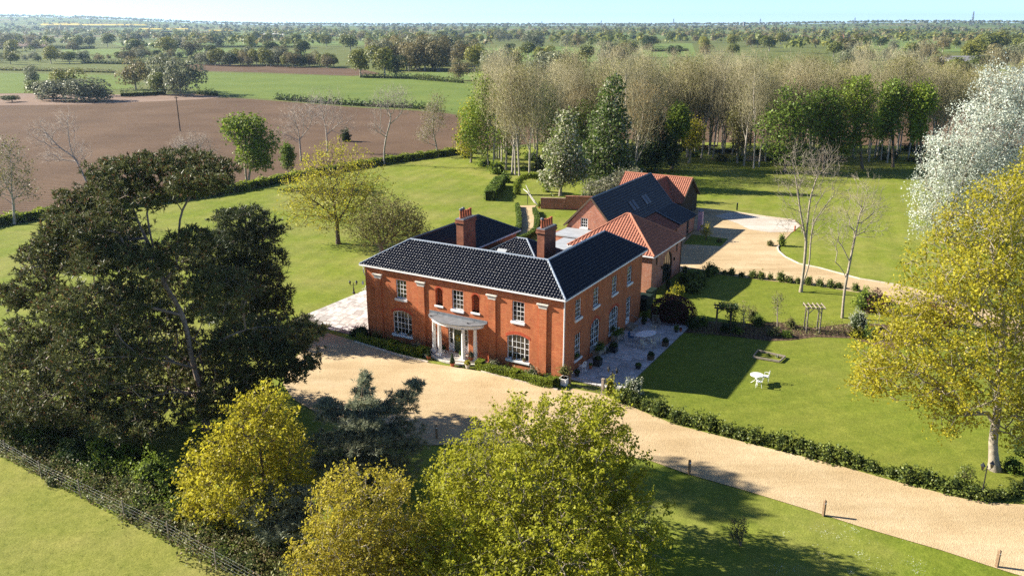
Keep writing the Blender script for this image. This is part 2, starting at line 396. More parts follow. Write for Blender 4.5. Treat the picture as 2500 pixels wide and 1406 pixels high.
def leaf_quads(c, size, rng, nrm=None, tilt=.9, asp=.62):
    n = len(c); nr = rdir(rng, n) * tilt + (np.array([0, 0, .55]) if nrm is None else nrm); nr = unit(nr)
    t = unit(np.cross(nr, rdir(rng, n))); b = np.cross(nr, t)
    sz = (size * rng.uniform(.45, 1.5, n))[:, None]
    bend = nr * sz * .12
    V = np.stack([c - t * sz * .5, c + b * sz * asp * .5 + bend, c + t * sz * .5, c - b * sz * asp * .5 + bend], 1).reshape(-1, 3)
    return V, np.arange(n * 4).reshape(-1, 4)
def tufts(c, d, size, rng, k=9, w=.045, spread=.75):
    n = len(c); dd = unit(d[:, None, :] + rng.normal(size=(n, k, 3)) * spread)
    L = size * rng.uniform(.6, 1.2, (n, k, 1))
    side = unit(np.cross(dd, rng.normal(size=(n, k, 3)))) * w
    cc = c[:, None, :] + rng.normal(size=(n, k, 3)) * .03
    V = np.stack([cc - side * .6, cc + dd * L * .6 + side * .7, cc + dd * L], 2)
    V = np.stack([cc - side * .5 + dd * L * .1, cc + side * .5 + dd * L * .1, cc + dd * L + side * .15, cc + dd * L - side * .15], 2).reshape(-1, 3)
    return V, np.arange(n * k * 4).reshape(-1, 4)
def smooth_line(P, step):
    P = [np.array(p, float) for p in P]; out = []
    for i in range(len(P) - 1):
        p0 = P[max(i - 1, 0)]; p1 = P[i]; p2 = P[i + 1]; p3 = P[min(i + 2, len(P) - 1)]
        n = max(2, int(np.linalg.norm(p2 - p1) / step))
        for k in range(n):
            t = k / n
            out.append(.5 * ((2 * p1) + (-p0 + p2) * t + (2 * p0 - 5 * p1 + 4 * p2 - p3) * t * t + (-p0 + 3 * p1 - 3 * p2 + p3) * t ** 3))
    out.append(P[-1]); return np.array(out)
def sample_env(env, N, rng, inner=2.2, vp=.8):
    vol = np.array([e[1][0] * e[1][1] * e[1][2] for e in env]) ** vp
    k = rng.choice(len(env), N, p=vol / vol.sum())
    c = np.array([e[0] for e in env])[k]; r = np.array([e[1] for e in env])[k]
    return c + rdir(rng, N) * (rng.uniform(0, 1, N) ** (1 / inner))[:, None] * r
def grow(pts, lines, bf=.35, rt=.012, pw=2.3, step=.5):
    nodes_, par = [], []
    for li, ln in enumerate(lines):
        P = smooth_line(ln, step)
        if li == 0: start = -1
        else:
            A = np.array(nodes_); start = int(np.argmin(((A - P[0]) ** 2).sum(1))); P = P[1:]
        for p in P:
            nodes_.append(p); par.append(start); start = len(nodes_) - 1
    T = len(nodes_); n = len(pts)
    X = np.concatenate([np.array(nodes_), pts]); parent = np.concatenate([np.array(par), np.zeros(n, int)]).astype(int)
    path = np.zeros(T + n)
    for i in range(1, T):
        if parent[i] >= 0: path[i] = path[parent[i]] + np.linalg.norm(X[i] - X[parent[i]])
    D = np.linalg.norm(pts[:, None, :] - X[None, :T, :], axis=2)
    Cst = D + bf * path[None, :T]; low = np.arange(T) < max(2, T // 6)
    Cst[:, low & (np.array(par) == np.arange(T) - 1)] += 1.5
    bi = Cst.argmin(1); best = Cst[np.arange(n), bi]
    free = np.ones(n, bool); order = []
    for _ in range(n):
        k = int(np.argmin(best)); q = T + k; parent[q] = bi[k]
        path[q] = path[bi[k]] + np.linalg.norm(pts[k] - X[bi[k]])
        best[k] = np.inf; free[k] = False; order.append(q)
        c = np.sqrt(((pts - pts[k]) ** 2).sum(1)) + bf * path[q]
        u = free & (c < best); best[u] = c[u]; bi[u] = q
    acc = np.zeros(T + n); kids = np.zeros(T + n, int)
    for i in order: kids[parent[i]] += 1
    seq = list(range(T)) + order
    acc[:] = 0
    for i in reversed(seq):
        if acc[i] == 0: acc[i] = rt ** pw
        if parent[i] >= 0: acc[parent[i]] += acc[i] if True else 0
    rad = acc ** (1 / pw)
    tips = np.array([i for i in order if kids[i] == 0])
    return X, parent, rad, tips, np.array(order)
def limb_mesh(X, parent, rad, lo, hi, flare=None):
    i = np.where(parent >= 0)[0]; r1 = rad[i]; p = parent[i]
    sel = (r1 >= lo) & (r1 < hi); i = i[sel]; p = p[sel]
    Vs, Fs, b = [], [], 0
    r1 = rad[i]; r0 = np.minimum(rad[p], r1 * 1.35)
    for k, a, c in ((7, .09, 9), (5, .035, .09), (3, 0, .035)):
        s = (r1 >= a) & (r1 < c)
        if s.any():
            V, F = tube_arrays(X[p[s]] - unit(X[i[s]] - X[p[s]]) * (r1[s] * .3)[:, None], X[i[s]], r0[s], r1[s], k, b); Vs.append(V); Fs.append(F); b += len(V)
    return Vs, Fs, b
def make_tree(name, label, cat, base, env, lines, N=1500, seed=1, bark='bark', leaf=None, twig=None, bf=.35, rt=.012, pw=2.35,
              nl=8, sig=.2, size=.16, tw=0, twl=.6, twr=.008, split=.03, inner=2.2, tuft=None, flare=1.5, group=None, node_leaf=.5, up=.25, step=.5, asp=.62, droop=0, vp=.8):
    rng = np.random.default_rng(seed)
    b0 = np.array(base, float)
    env = [(np.array(c, float) - b0, np.array(r, float)) for c, r in env]
    lines = [[np.array(p, float) - b0 for p in ln] for ln in lines]
    X, parent, rad, tips, order = grow(sample_env(env, N, rng, inner, vp), lines, bf, rt, pw, step)
    zz = X[:, 2]; rad = rad * (1 + (flare - 1) * np.exp(-np.maximum(zz, 0) / 0.5))
    root = thing(name, label, cat, Vector(base), 0, group)
    Vs, Fs, b = limb_mesh(X, parent, rad, split, 99)
    me = nmesh('trunk', np.concatenate(Vs), Fs, M[bark], smooth=True); put('trunk', me, root)
    Vs, Fs, b = limb_mesh(X, parent, rad, 0, split)
    V, F = [], []
    pd = unit(X - X[np.maximum(parent, 0)])
    if tw:
        src = np.concatenate([np.repeat(tips, tw), rng.choice(order, int(len(order) * tw * .5))])
        d = unit(pd[src] + rdir(rng, len(src)) * .75 + np.array([0, 0, up])); L = twl * rng.uniform(.5, 1.3, len(src))
        m1 = X[src] + d * L[:, None] * .55
        d2 = unit(d + rdir(rng, len(src)) * .4 + np.array([0, 0, up * .5])); e1 = m1 + d2 * L[:, None] * .5
        V1, F1 = cones(X[src], m1 + d * .05, np.full(len(src), twr), b); b += len(V1); Vs.append(V1); Fs.append(F1)
        V1, F1 = cones(m1, e1, np.full(len(src), twr * .8), b); b += len(V1); Vs.append(V1); Fs.append(F1)
        ends = np.concatenate([m1, e1])
    else: ends = X[tips]
    mats = [M[twig or bark]]
    idx = [0] * len(Fs)
    if leaf:
        mats.append(M[leaf])
        if tuft:
            src = np.concatenate([np.repeat(tips, tuft['n']), rng.choice(order, int(len(order) * tuft.get('m', 1)))])
            c = X[src] + rng.normal(size=(len(src), 3)) * sig * np.array([1, 1, tuft.get('flat', .6)])
            d = unit(pd[src] * .6 + np.array([0, 0, tuft.get('up', .7)]) + rdir(rng, len(src)) * .3)
            V1, F1 = tufts(c, d, size, rng, tuft.get('k', 9), tuft.get('w', .045), tuft.get('spread', .7))
        else:
            src = np.concatenate([np.repeat(ends, nl, 0), X[rng.choice(order, int(len(order) * nl * node_leaf))]])
            c = src + rng.normal(size=src.shape) * sig
            if droop: c[:, 2] -= np.abs(rng.normal(size=len(c))) * droop
            V1, F1 = leaf_quads(c, size, rng, asp=asp)
        Vs.append(V1); Fs.append(F1 + b); idx.append(1); b += len(V1)
    if Vs:
        me = nmesh('crown', np.concatenate(Vs), Fs, mats, idx); put('crown', me, root)
    return root
def pxtree(name, label, cat, bp, env, lines, **k):
    """bp: foot of the trunk in the photograph; env: (px, py, rx, ry[, dy, ry_depth]) at the trunk's distance; lines: limbs as (px, py[, dy])"""
    base = g(*bp); Y = base.y
    E = []
    for e in env:
        dY = e[4] if len(e) > 4 else 0.0
        c = at(e[0], e[1], Y + dY); s = mpp(c); E.append((c, (e[2] * s, (e[5] if len(e) > 5 else e[2] * s * .9), e[3] * s / CP)))
    LN = []
    for ln in lines:
        LN.append([at(p[0], p[1], Y + (p[2] if len(p) > 2 else 0)) for p in ln])
    LN[0] = [base] + LN[0]
    return make_tree(name, label, cat, base, E, LN, **k)

def blob_leaves(n, r, rng, size, lump=.25, shell=.55, freq=2.5):
    """leaf cards through an uneven half-ellipsoid of radii r standing on z=0"""
    az = rng.uniform(0, 2 * np.pi, n); dz = rng.uniform(-.36, 1, n); dh = np.sqrt(1 - dz * dz); d = np.stack([np.cos(az) * dh, np.sin(az) * dh, dz], 1)
    ph = rng.uniform(0, 6.28, 6)
    f = 1 + lump * (np.sin(d[:, 0] * freq * 2 + ph[0]) * np.sin(d[:, 1] * freq * 2 + ph[1]) + .6 * np.sin(d[:, 2] * freq * 3 + ph[2] + d[:, 0] * freq * 2))
    rad = (shell + (1 - shell) * rng.uniform(0, 1, n) ** .6) * f
    c = d * rad[:, None] * np.array(r) ; c[:, 2] += r[2] * .35; c[:, 2] = np.maximum(c[:, 2], .03)
    return leaf_quads(c, size, rng, nrm=d * .6 + np.array([0, 0, .25]))
def core(r, rng, n=10, f=.72, zoff=.35):
    mb = MB(); prof = []
    for i in range(6):
        t = -math.pi / 2 * .6 + i * (math.pi / 2 * 1.6) / 5; prof.append((max(.02, math.cos(t) * f), (math.sin(t) * f + zoff) * r[2]))
    V = []
    for k in range(n):
        pass
    mb.lathe([(p[0], p[1]) for p in prof], n=n)
    A = np.array(mb.v); A[:, 0] *= r[0]; A[:, 1] *= r[1]; A[:, 2] = np.maximum(A[:, 2], 0)
    return A, mb.f
def bush_mesh(name, r, n, size, leaf, seed, lump=.25, freq=2.5, shell=.6, cf=.7):
    rng = np.random.default_rng(seed)
    V, F = blob_leaves(n, r, rng, size, lump, shell, freq)
    A, cf_ = core(r, rng, f=cf)
    q = np.array([f for f in cf_ if len(f) == 4]) + len(V)
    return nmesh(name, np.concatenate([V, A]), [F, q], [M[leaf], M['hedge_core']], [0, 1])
def hedge_mesh(name, path, w, h, leaf, size, dens, seed, wob=.08, cf=.9):
    """a hedge along a ground path: leaf cards on an uneven box section over a dark core"""
    rng = np.random.default_rng(seed); P = smooth_line([(p[0], p[1], 0) for p in path], .6)
    seg = np.diff(P, axis=0); L = np.linalg.norm(seg, axis=1); cum = np.concatenate([[0], np.cumsum(L)]); tot = cum[-1]
    n = int(dens * tot * (w + 2 * h))
    t = rng.uniform(0, tot, n); k = np.clip(np.searchsorted(cum, t) - 1, 0, len(seg) - 1)
    c = P[k] + seg[k] * ((t - cum[k]) / L[k])[:, None]; d = unit(seg[k]); nn = np.stack([-d[:, 1], d[:, 0], 0 * d[:, 0]], 1)
    u = rng.uniform(0, w + 2 * h, n)
    off = np.where(u < h, -w / 2, np.where(u < h + w, u - h - w / 2, w / 2)); z = np.where(u < h, u, np.where(u < h + w, h, u - h - w))
    wv = wob * (np.sin(t * 1.7 + seed) + np.sin(t * 4.3 + u * 2) * .6 + rng.normal(size=n) * .5)
    nrm = np.where((u < h)[:, None], -nn, np.where((u < h + w)[:, None], np.array([[0, 0, 1.]]), nn))
    c = c + nn * off[:, None] + nrm * wv[:, None]; c[:, 2] += z; c[:, 2] = np.maximum(c[:, 2], .02)
    V, F = leaf_quads(c, size, rng, nrm=nrm * .7)
    m = MB(); w2, h2 = w * .46 * cf, h * cf
    PP = [P[0]] + list(P[1:-1:max(1, len(P) // 60)]) + [P[-1]]
    ring = []
    for i, p in enumerate(PP):
        d = unit((PP[min(i + 1, len(PP) - 1)] - PP[max(i - 1, 0)])[None])[0]; nv = np.array([-d[1], d[0], 0])
        ring.append([p - nv * w2, p - nv * w2 + [0, 0, h2], p + nv * w2 + [0, 0, h2], p + nv * w2])
    A = np.array(ring).reshape(-1, 3); q = []
    for i in range(len(PP) - 1):
        for a, b in ((0, 1), (1, 2), (2, 3)): q.append((i * 4 + a, i * 4 + b, i * 4 + 4 + b, i * 4 + 4 + a))
    q += [(0, 1, 2, 3), tuple(len(A) - 4 + k for k in (3, 2, 1, 0))]
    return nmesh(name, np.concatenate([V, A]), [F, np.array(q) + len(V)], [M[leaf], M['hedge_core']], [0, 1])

# ------------------------------------------------------------------ the ground, fields, drives
def sheet(name, pts, mat, z, sub=True):
    P = [Vector((p[0], p[1], z)) for p in pts]
    me = bpy.data.meshes.new(name); me.from_pydata([tuple(p) for p in P], [], [list(range(len(P)))])
    if me.polygons[0].normal.z < 0: me.flip_normals()
    me.materials.append(M[mat]); o = put(name, me); o['kind'] = 'structure'; return o
def gp(L): return [g(*p) for p in L]
sheet('ground', [(-4000, -400), (4000, -400), (4000, 2200), (-4000, 2200)], 'ground', -.14)
def far_z(x, y):
    r = np.hypot(x, y); az = np.degrees(np.arctan2(x, y))
    t = np.clip((r - 1300) / 4200, 0, 1); base = -.9 + 26 * t * t * (3 - 2 * t)
    hill = 44 * np.exp(-((az + 30) / 9.0) ** 2) * np.clip((r - 2600) / 2600, 0, 1) ** 2
    hill += 16 * np.exp(-((az - 26) / 9.0) ** 2) * np.clip((r - 2600) / 2600, 0, 1) ** 2
    return base + hill
rr = np.concatenate([np.linspace(1250, 6200, 40), [7500, 9500]]); aa = np.radians(np.linspace(-62, 62, 64))
R_, A_ = np.meshgrid(rr, aa, indexing='ij'); HX, HY = R_ * np.sin(A_), R_ * np.cos(A_); HZ = far_z(HX, HY); HZ[-2:] -= np.array([[10], [60]])
ii = np.arange(R_.size).reshape(R_.shape)
def hillm():
    m, nt, out, N, L = nodes('hills')
    tc = N('ShaderNodeTexCoord').outputs['Object']
    vo = N('ShaderNodeTexVoronoi'); vo.inputs['Scale'].default_value = .0042; L(tc, vo.inputs['Vector'])
    sp = N('ShaderNodeSeparateColor'); L(vo.outputs['Color'], sp.inputs[0])
    c = ramp(N, L, sp.outputs[0], [(.0, (.10, .14, .035)), (.3, (.13, .18, .05)), (.55, (.15, .20, .06)), (.72, (.20, .165, .09)), (.85, (.17, .19, .06)), (.95, (.12, .16, .045))])
    b = N('ShaderNodeBsdfPrincipled'); L(c, b.inputs['Base Color']); b.inputs['Roughness'].default_value = .95; b.inputs['Specular IOR Level'].default_value = .05
    L(b.outputs[0], out.inputs['Surface'])
hillm()
ho = put('hills', nmesh('hills', np.stack([HX, HY, HZ], -1).reshape(-1, 3), [np.stack([ii[:-1, :-1], ii[:-1, 1:], ii[1:, 1:], ii[1:, :-1]], -1).reshape(-1, 4)[:, ::-1]], M['hills'], smooth=True)); ho['kind'] = 'structure'

FIELDS = [
 ('ploughed_field', 'soil', -.10, [(-260, 600), (-100, 562), (140, 524), (330, 499), (540, 472), (700, 439), (940, 397), (1140, 370), (1330, 345), (1420, 312), (1290, 294), (1140, 284), (1060, 272), (870, 262), (700, 248), (560, 238), (480, 240), (200, 252), (-400, 258)]),
 ('stubble_margin', 'soil_pale', -.085, [(-300, 231), (60, 228), (300, 231), (480, 229), (545, 237), (480, 243), (200, 255), (-400, 262)]),
 ('green_field', 'crop', -.10, [(470, 176), (870, 187), (1140, 200), (1420, 212), (1560, 290), (1420, 302), (1290, 288), (1140, 279), (1060, 268), (870, 257), (700, 244), (545, 233), (478, 222), (440, 195)]),
 ('green_field', 'crop', -.10, [(-400, 184), (0, 178), (290, 184), (330, 215), (200, 224), (60, 227), (-400, 232)]),
 ('fallow_field', 'soil', -.11, [(440, 156), (600, 159), (880, 168), (930, 180), (860, 185), (640, 177), (470, 173)]),
 ('green_field', 'crop_far', -.11, [(150, 121), (600, 117), (760, 127), (740, 138), (420, 140), (160, 143)]),
 ('green_field', 'crop_far', -.12, [(270, 105), (1020, 100), (1020, 110), (300, 115)]),
 ('pale_field', 'soil_pale', -.12, [(-200, 107), (110, 102), (118, 116), (-200, 122)]),
 ('green_field', 'crop_far', -.11, [(940, 180), (1180, 172), (1200, 194), (1000, 197)]),
 ('green_field', 'crop_far', -.12, [(1160, 118), (1480, 112), (1480, 150), (1180, 150)]),
 ('green_field', 'crop_far', -.12, [(1560, 108), (1690, 106), (1700, 138), (1570, 140)]),
 ('green_field', 'crop_far', -.12, [(2040, 98), (2300, 92), (2360, 128), (2060, 124)]),
 ('ploughed_field', 'soil', -.10, [(1500, 338), (1900, 352), (2360, 362), (2700, 370), (2700, 250), (1500, 262)]),
 ('green_field', 'crop_far', -.11, [(2200, 150), (2600, 145), (2600, 200), (2240, 205)]),
]
for nm, mt, z, poly in FIELDS: sheet(nm, gp(poly), mt, z)
# estate lawns, gravel, terraces
sheet('lawn', gp([(-260, 612), (-100, 574), (140, 530), (330, 505), (540, 478), (700, 445), (940, 403), (1140, 376), (1330, 352), (1600, 345), (2000, 352), (2450, 362), (3100, 420), (3300, 900), (2900, 1500), (1500, 2400), (900, 1900), (640, 1440), (420, 1330), (200, 1215), (0, 1115), (-300, 985)]), 'lawn', -.05)
sheet('paddock', gp([(0, 1112), (200, 1212), (420, 1327), (640, 1437), (900, 1897), (-400, 2600), (-1500, 1600), (-300, 980)]), 'paddock', -.06)
sheet('garden_lawn', [hw(22.9, .2)] + gp([(1560, 992), (1650, 1028), (1840, 1076), (2020, 1120), (2172, 1162), (2336, 1204), (2456, 1220), (2700, 1180), (2700, 840), (2500, 800), (2160, 740), (2100, 712), (2000, 694), (1860, 680), (1745, 668), (1690, 680)]) + [hw(17.4, 22), hw(18.4, 16.2), hw(22.9, 14.4)], 'garden_lawn', -.03)
DRIVE = [(800, 812), (868, 832)] + [(900, 845), (1045, 885), (1170, 905), (1360, 950), (1400, 948), (1470, 962), (1530, 985), (1560, 1000), (1650, 1036), (1840, 1084), (2020, 1128), (2172, 1170), (2336, 1212), (2392, 1222), (2456, 1228), (2600, 1235), (2900, 1260), (2900, 1600), (2600, 1440), (2500, 1406), (2428, 1384), (2300, 1342), (2100, 1284), (1964, 1240), (1820, 1196), (1680, 1156), (1584, 1122), (1400, 1090), (1250, 1078), (1048, 1086), (900, 1062), (790, 1016), (716, 974), (690, 935), (715, 880), (756, 835)]
sheet('gravel_drive', gp(DRIVE), 'gravel', -.012)
sheet('gravel_yard', [hw(16.62, 31.0), hw(12.2, 33), hw(12.2, 50.4), hw(8.4, 51), hw(8.4, 62.6)] + gp([(1693, 508), (1782, 516), (1871, 529), (1942, 538), (1957, 550), (1931, 569), (1910, 591), (1898, 603), (1901, 612), (1917, 626), (1951, 643), (2000, 653), (2100, 680), (2200, 695), (2330, 728), (2600, 820), (2600, 880), (2330, 775), (2160, 734), (2110, 716), (2000, 699), (1870, 684), (1745, 668), (1690, 655)]), 'gravel', -.012)
sheet('gravel_patch', gp([(1782, 518), (1871, 530), (1940, 539), (1953, 551), (1934, 566), (1880, 567), (1830, 560), (1800, 545), (1745, 527)]), 'gravel_pale', -.004)
sheet('yard_lawn', gp([(1668, 596), (1690, 572), (1778, 583), (1760, 601)]), 'garden_lawn', 0.0)
sheet('garden_path', gp([(1268, 502), (1310, 501), (1300, 511), (1304, 530), (1302, 559), (1287, 574), (1262, 584), (1240, 590), (1255, 575), (1269, 562), (1271, 545), (1269, 519)]), 'gravel', -.012)
sheet('flower_bed', gp([(1600, 795), (1640, 775), (1700, 780), (1800, 790), (1900, 785), (1985, 800), (2060, 790), (2150, 790), (2250, 800), (2180, 860), (2080, 825), (1990, 822), (1930, 830), (1880, 832), (1800, 822), (1700, 812), (1672, 812)]), 'bed', -.014)
sheet('flower_bed', [hw(-.4, -1.3), hw(6.6, -1.3), hw(6.6, 0.1), hw(-.4, .1)], 'bed', .006)
sheet('flower_bed', [hw(11.7, -1.3), hw(18.4, -1.5), hw(18.4, 0.1), hw(11.7, .1)], 'bed', .006)
sheet('shrub_bed', gp([(-60, 1080), (120, 1120), (330, 1130), (450, 1170), (520, 1290), (760, 1330), (800, 1500), (640, 1425), (420, 1318), (200, 1208), (0, 1108)]), 'ground', -.04)
# gravel kerb
def kerb(path, name='kerb'):
    mb = MB(); P = [g(*p) for p in path]
    for a, b in zip(P[:-1], P[1:]):
        d = b - a; n = max(1, int(d.length / .9))
        for k in range(n):
            mb.bar(a + d * (k / n) + Vector((0, 0, .02)), a + d * ((k + .985) / n) + Vector((0, 0, .02)), .14, .12)
    o = mb.build(name, M['stone_edge']); o['kind'] = 'structure'
kerb([(866, 834), (900, 844), (970, 866), (1045, 884)]); kerb([(1175, 906), (1270, 930), (1362, 951)])
kerb([(1910, 592), (1898, 604), (1901, 613), (1917, 627), (1951, 644), (2000, 654), (2100, 681), (2200, 697)])
kerb([(1693, 508), (1782, 516), (1871, 529), (1942, 538)])
# paved terraces, slab by slab
def terrace(name, x0, x1, y0, y1, mat, seed, clip=None, z=.0, unit_=.62):
    rnd = random.Random(seed)
    root = MB().box(x0, x1, y0, y1, -.2, z + .004).build(name, M['joint'], None, HA, TH); root['kind'] = 'structure'
    cache = {}; y = y0 + .02
    while y < y1 - .25:
        d = rnd.choice((.45, .6, .6, .75)); d = min(d, y1 - y - .02)
        x = x0 + .02
        while x < x1 - .2:
            w = rnd.choice((.45, .6, .75, .9, .9)); w = min(w, x1 - x - .02)
            if x1 - x - w < .3: w = x1 - x - .02
            if clip is None or clip(x + w / 2, y + d / 2):
                key = (round(w, 2), round(d, 2))
                if key not in cache:
                    a, b = w / 2 - .012, d / 2 - .012; m = MB(); e = .008
                    m.add([(-a, -b, 0), (a, -b, 0), (a, b, 0), (-a, b, 0), (-a, -b, .032), (a, -b, .032), (a, b, .032), (-a, b, .032), (-a + e, -b + e, .04), (a - e, -b + e, .04), (a - e, b - e, .04), (-a + e, b - e, .04)],
                          [(0, 1, 5, 4), (1, 2, 6, 5), (2, 3, 7, 6), (3, 0, 4, 7), (4, 5, 9, 8), (5, 6, 10, 9), (6, 7, 11, 10), (7, 4, 8, 11), (8, 9, 10, 11)])
                    cache[key] = m.mesh('paving_slab', M[mat])
                o = put('paving_slab', cache[key], root, (x + w / 2, y + d / 2, z - .02 + rnd.uniform(-.003, .003))); o.rotation_euler = (rnd.uniform(-.004, .004), rnd.uniform(-.004, .004), 0)
            x += w
        y += d
    return root
terrace('side_terrace', LW + .02, 22.9, .35, 15.9, 'slab', 3, z=.02)
terrace('west_terrace', -8.4, -.02, -.5, 9.2, 'slab_pale', 4, z=.0, clip=lambda x, y: y > -.5 - (x + 3.6) * .45 and y > .3 * (x + 3))

# ------------------------------------------------------------------ building pieces
def tiles_arrays(O, U, S, Nn, tl, lb, rb, tw, ch, amp, sub=6, base=0, lift=.045):
    O, U, S, Nn = [np.array(a, float) for a in (O, U, S, Nn)]
    Vs, Fs = [], []; nc = int(math.ceil(tl / ch))
    smin = min(lb(0), lb(tl)); smax = max(rb(0), rb(tl))
    s = np.arange(smin, smax + tw / sub, tw / sub)
    prof = amp * (.5 + .5 * np.cos(2 * np.pi * s / tw)) ** 1.4
    for k in range(nc):
        t0 = k * ch; t1 = min(tl, (k + 1) * ch + .02)
        rows = []; i = np.arange(len(s) - 1); n = len(s)
        for t, lf, pf in ((t0 + .006, -.012, 0.), (t0, lift * .55, .6), (t0 + .03, lift, 1.), (t1, .0, 1.)):
            sc = np.clip(s, lb(min(t, tl)), rb(min(t, tl)))
            rows.append(O + np.outer(sc, U) + t * S + np.outer(prof * pf + lf, Nn))
        V = np.concatenate(rows)
        keep = (np.abs(np.clip(s, lb(t0), rb(t0))[1:] - np.clip(s, lb(t0), rb(t0))[:-1]) > 1e-4) | (np.abs(np.clip(s, lb(t1), rb(t1))[1:] - np.clip(s, lb(t1), rb(t1))[:-1]) > 1e-4)
        i = i[keep]
        for r_ in range(3): Fs.append(np.stack([i + r_ * n, i + r_ * n + 1, i + (r_ + 1) * n + 1, i + (r_ + 1) * n], 1) + base)
        Vs.append(V); base += len(V)
    return Vs, Fs, base
def roof_slope(parent, name, A, B, C, D, mat, tw=.26, ch=.28, amp=.055, sub=6):
    """tiled slope with eave A-B and top C-D (C above A, D above B); clay or glazed pantiles, each with its own curve and step"""
    A, B, C, D = [np.array(p, float) for p in (A, B, C, D)]
    U = B - A; Lx = np.linalg.norm(U); U /= Lx
    h = C - A; S = h - U * (h @ U)
    if np.linalg.norm(S) < 1e-6: h = D - A; S = h - U * (h @ U)
    tl = np.linalg.norm(S); S /= tl; Nn = np.cross(U, S)
    if Nn[2] < 0: Nn = -Nn
    cs, ds = (C - A) @ U, (D - A) @ U
    V, F, _ = tiles_arrays(A, U, S, Nn, tl, lambda t: cs * t / tl, lambda t: Lx + (ds - Lx) * t / tl, tw, ch, amp, sub)
    o = put(name, nmesh(name, np.concatenate(V), F, M[mat], smooth=True), parent); o['kind'] = 'stuff'
    # boarding beneath so that no light leaks through
    mb = MB(); d = Nn * -.06; P = [A, B, D, C] if np.linalg.norm(C - D) > 1e-3 else [A, B, D]
    mb.slab([p - Nn * .012 for p in P], Nn * -.06); mb.build('roof_deck', M['wood_dark'], o)
    return o
def ridge(parent, a, b, mat, r=.13, step=.42):
    a, b = Vector(a), Vector(b); d = b - a; n = max(1, int(d.length / step)); mb = MB()
    for k in range(n):
        p, q = a + d * (k / n), a + d * ((k + 1.06) / n)
        mb.tube([p, q], [r * 1.06, r * .95], 8, True)
    return mb.build('ridge_tile_row', M[mat], parent, smooth=False)

class Face:
    """a wall face: origin O, axis a along it, outward normal n (house frame)"""
    def __init__(s, O, a, n): s.O, s.a, s.n = Vector(O), Vector(a), Vector(n)
    def P(s, x, z, d=0.0): return s.O + s.a * x + s.n * d + Vector((0, 0, z))
    def box(s, mb, x0, x1, z0, z1, d0, d1):
        return mb.hexa([s.P(x0, z0, d1), s.P(x1, z0, d1), s.P(x1, z0, d0), s.P(x0, z0, d0), s.P(x0, z1, d1), s.P(x1, z1, d1), s.P(x1, z1, d0), s.P(x0, z1, d0)])
def arc(op, x):      # top of an opening at x
    x0, x1, z0, z1, rise = op[:5]
    if not rise: return z1
    t = (x - (x0 + x1) / 2) / ((x1 - x0) / 2); t = max(-1, min(1, t))
    if rise >= (x1 - x0) / 2 - .01: return z1 + rise * math.sqrt(max(0, 1 - t * t))
    return z1 + rise * (1 - t * t)
def wall(parent, face, L, H, ops, mat, thick=.3, name='wall'):
    xs = sorted({0, L} | {v for o in ops for v in o[:2]}); zs = sorted({0, H} | {v for o in ops for v in (o[2], o[3] + o[4])})
    V, F = [], []
    def q(pts): n = len(V); V.extend(tuple(p) for p in pts); F.append(list(range(n, n + len(pts))))
    for x0, x1 in zip(xs[:-1], xs[1:]):
        for z0, z1 in zip(zs[:-1], zs[1:]):
            xm, zm = (x0 + x1) / 2, (z0 + z1) / 2
            if any(o[0] < xm < o[1] and o[2] < zm < o[3] + o[4] for o in ops): continue
            q([face.P(x0, z0), face.P(x1, z0), face.P(x1, z1), face.P(x0, z1)])
    for o in ops:
        x0, x1, z0, z1, rise = o[:5]; dep = -(o[5] if len(o) > 5 else .16)
        n = 12 if rise else 1; X = [x0 + (x1 - x0) * i / n for i in range(n + 1)]
        for a, b in zip(X[:-1], X[1:]):
            za, zb = arc(o, a), arc(o, b)
            if rise: q([face.P(a, za), face.P(b, zb), face.P(b, z1 + rise), face.P(a, z1 + rise)])
            q([face.P(a, za), face.P(a, za, dep), face.P(b, zb, dep), face.P(b, zb)])
        q([face.P(x0, z0), face.P(x0, z0, dep), face.P(x0, z1, dep), face.P(x0, z1)]); q([face.P(x1, z0), face.P(x1, z1), face.P(x1, z1, dep), face.P(x1, z0, dep)])
        q([face.P(x0, z0), face.P(x1, z0), face.P(x1, z0, dep), face.P(x0, z0, dep)])
    q([face.P(0, 0, -thick), face.P(0, H, -thick), face.P(L, H, -thick), face.P(L, 0, -thick)])
    q([face.P(0, H), face.P(L, H), face.P(L, H, -thick), face.P(0, H, -thick)])
    me = bpy.data.meshes.new(name); me.from_pydata(V, [], F); me.materials.append(M[mat])
    return put(name, me, parent)
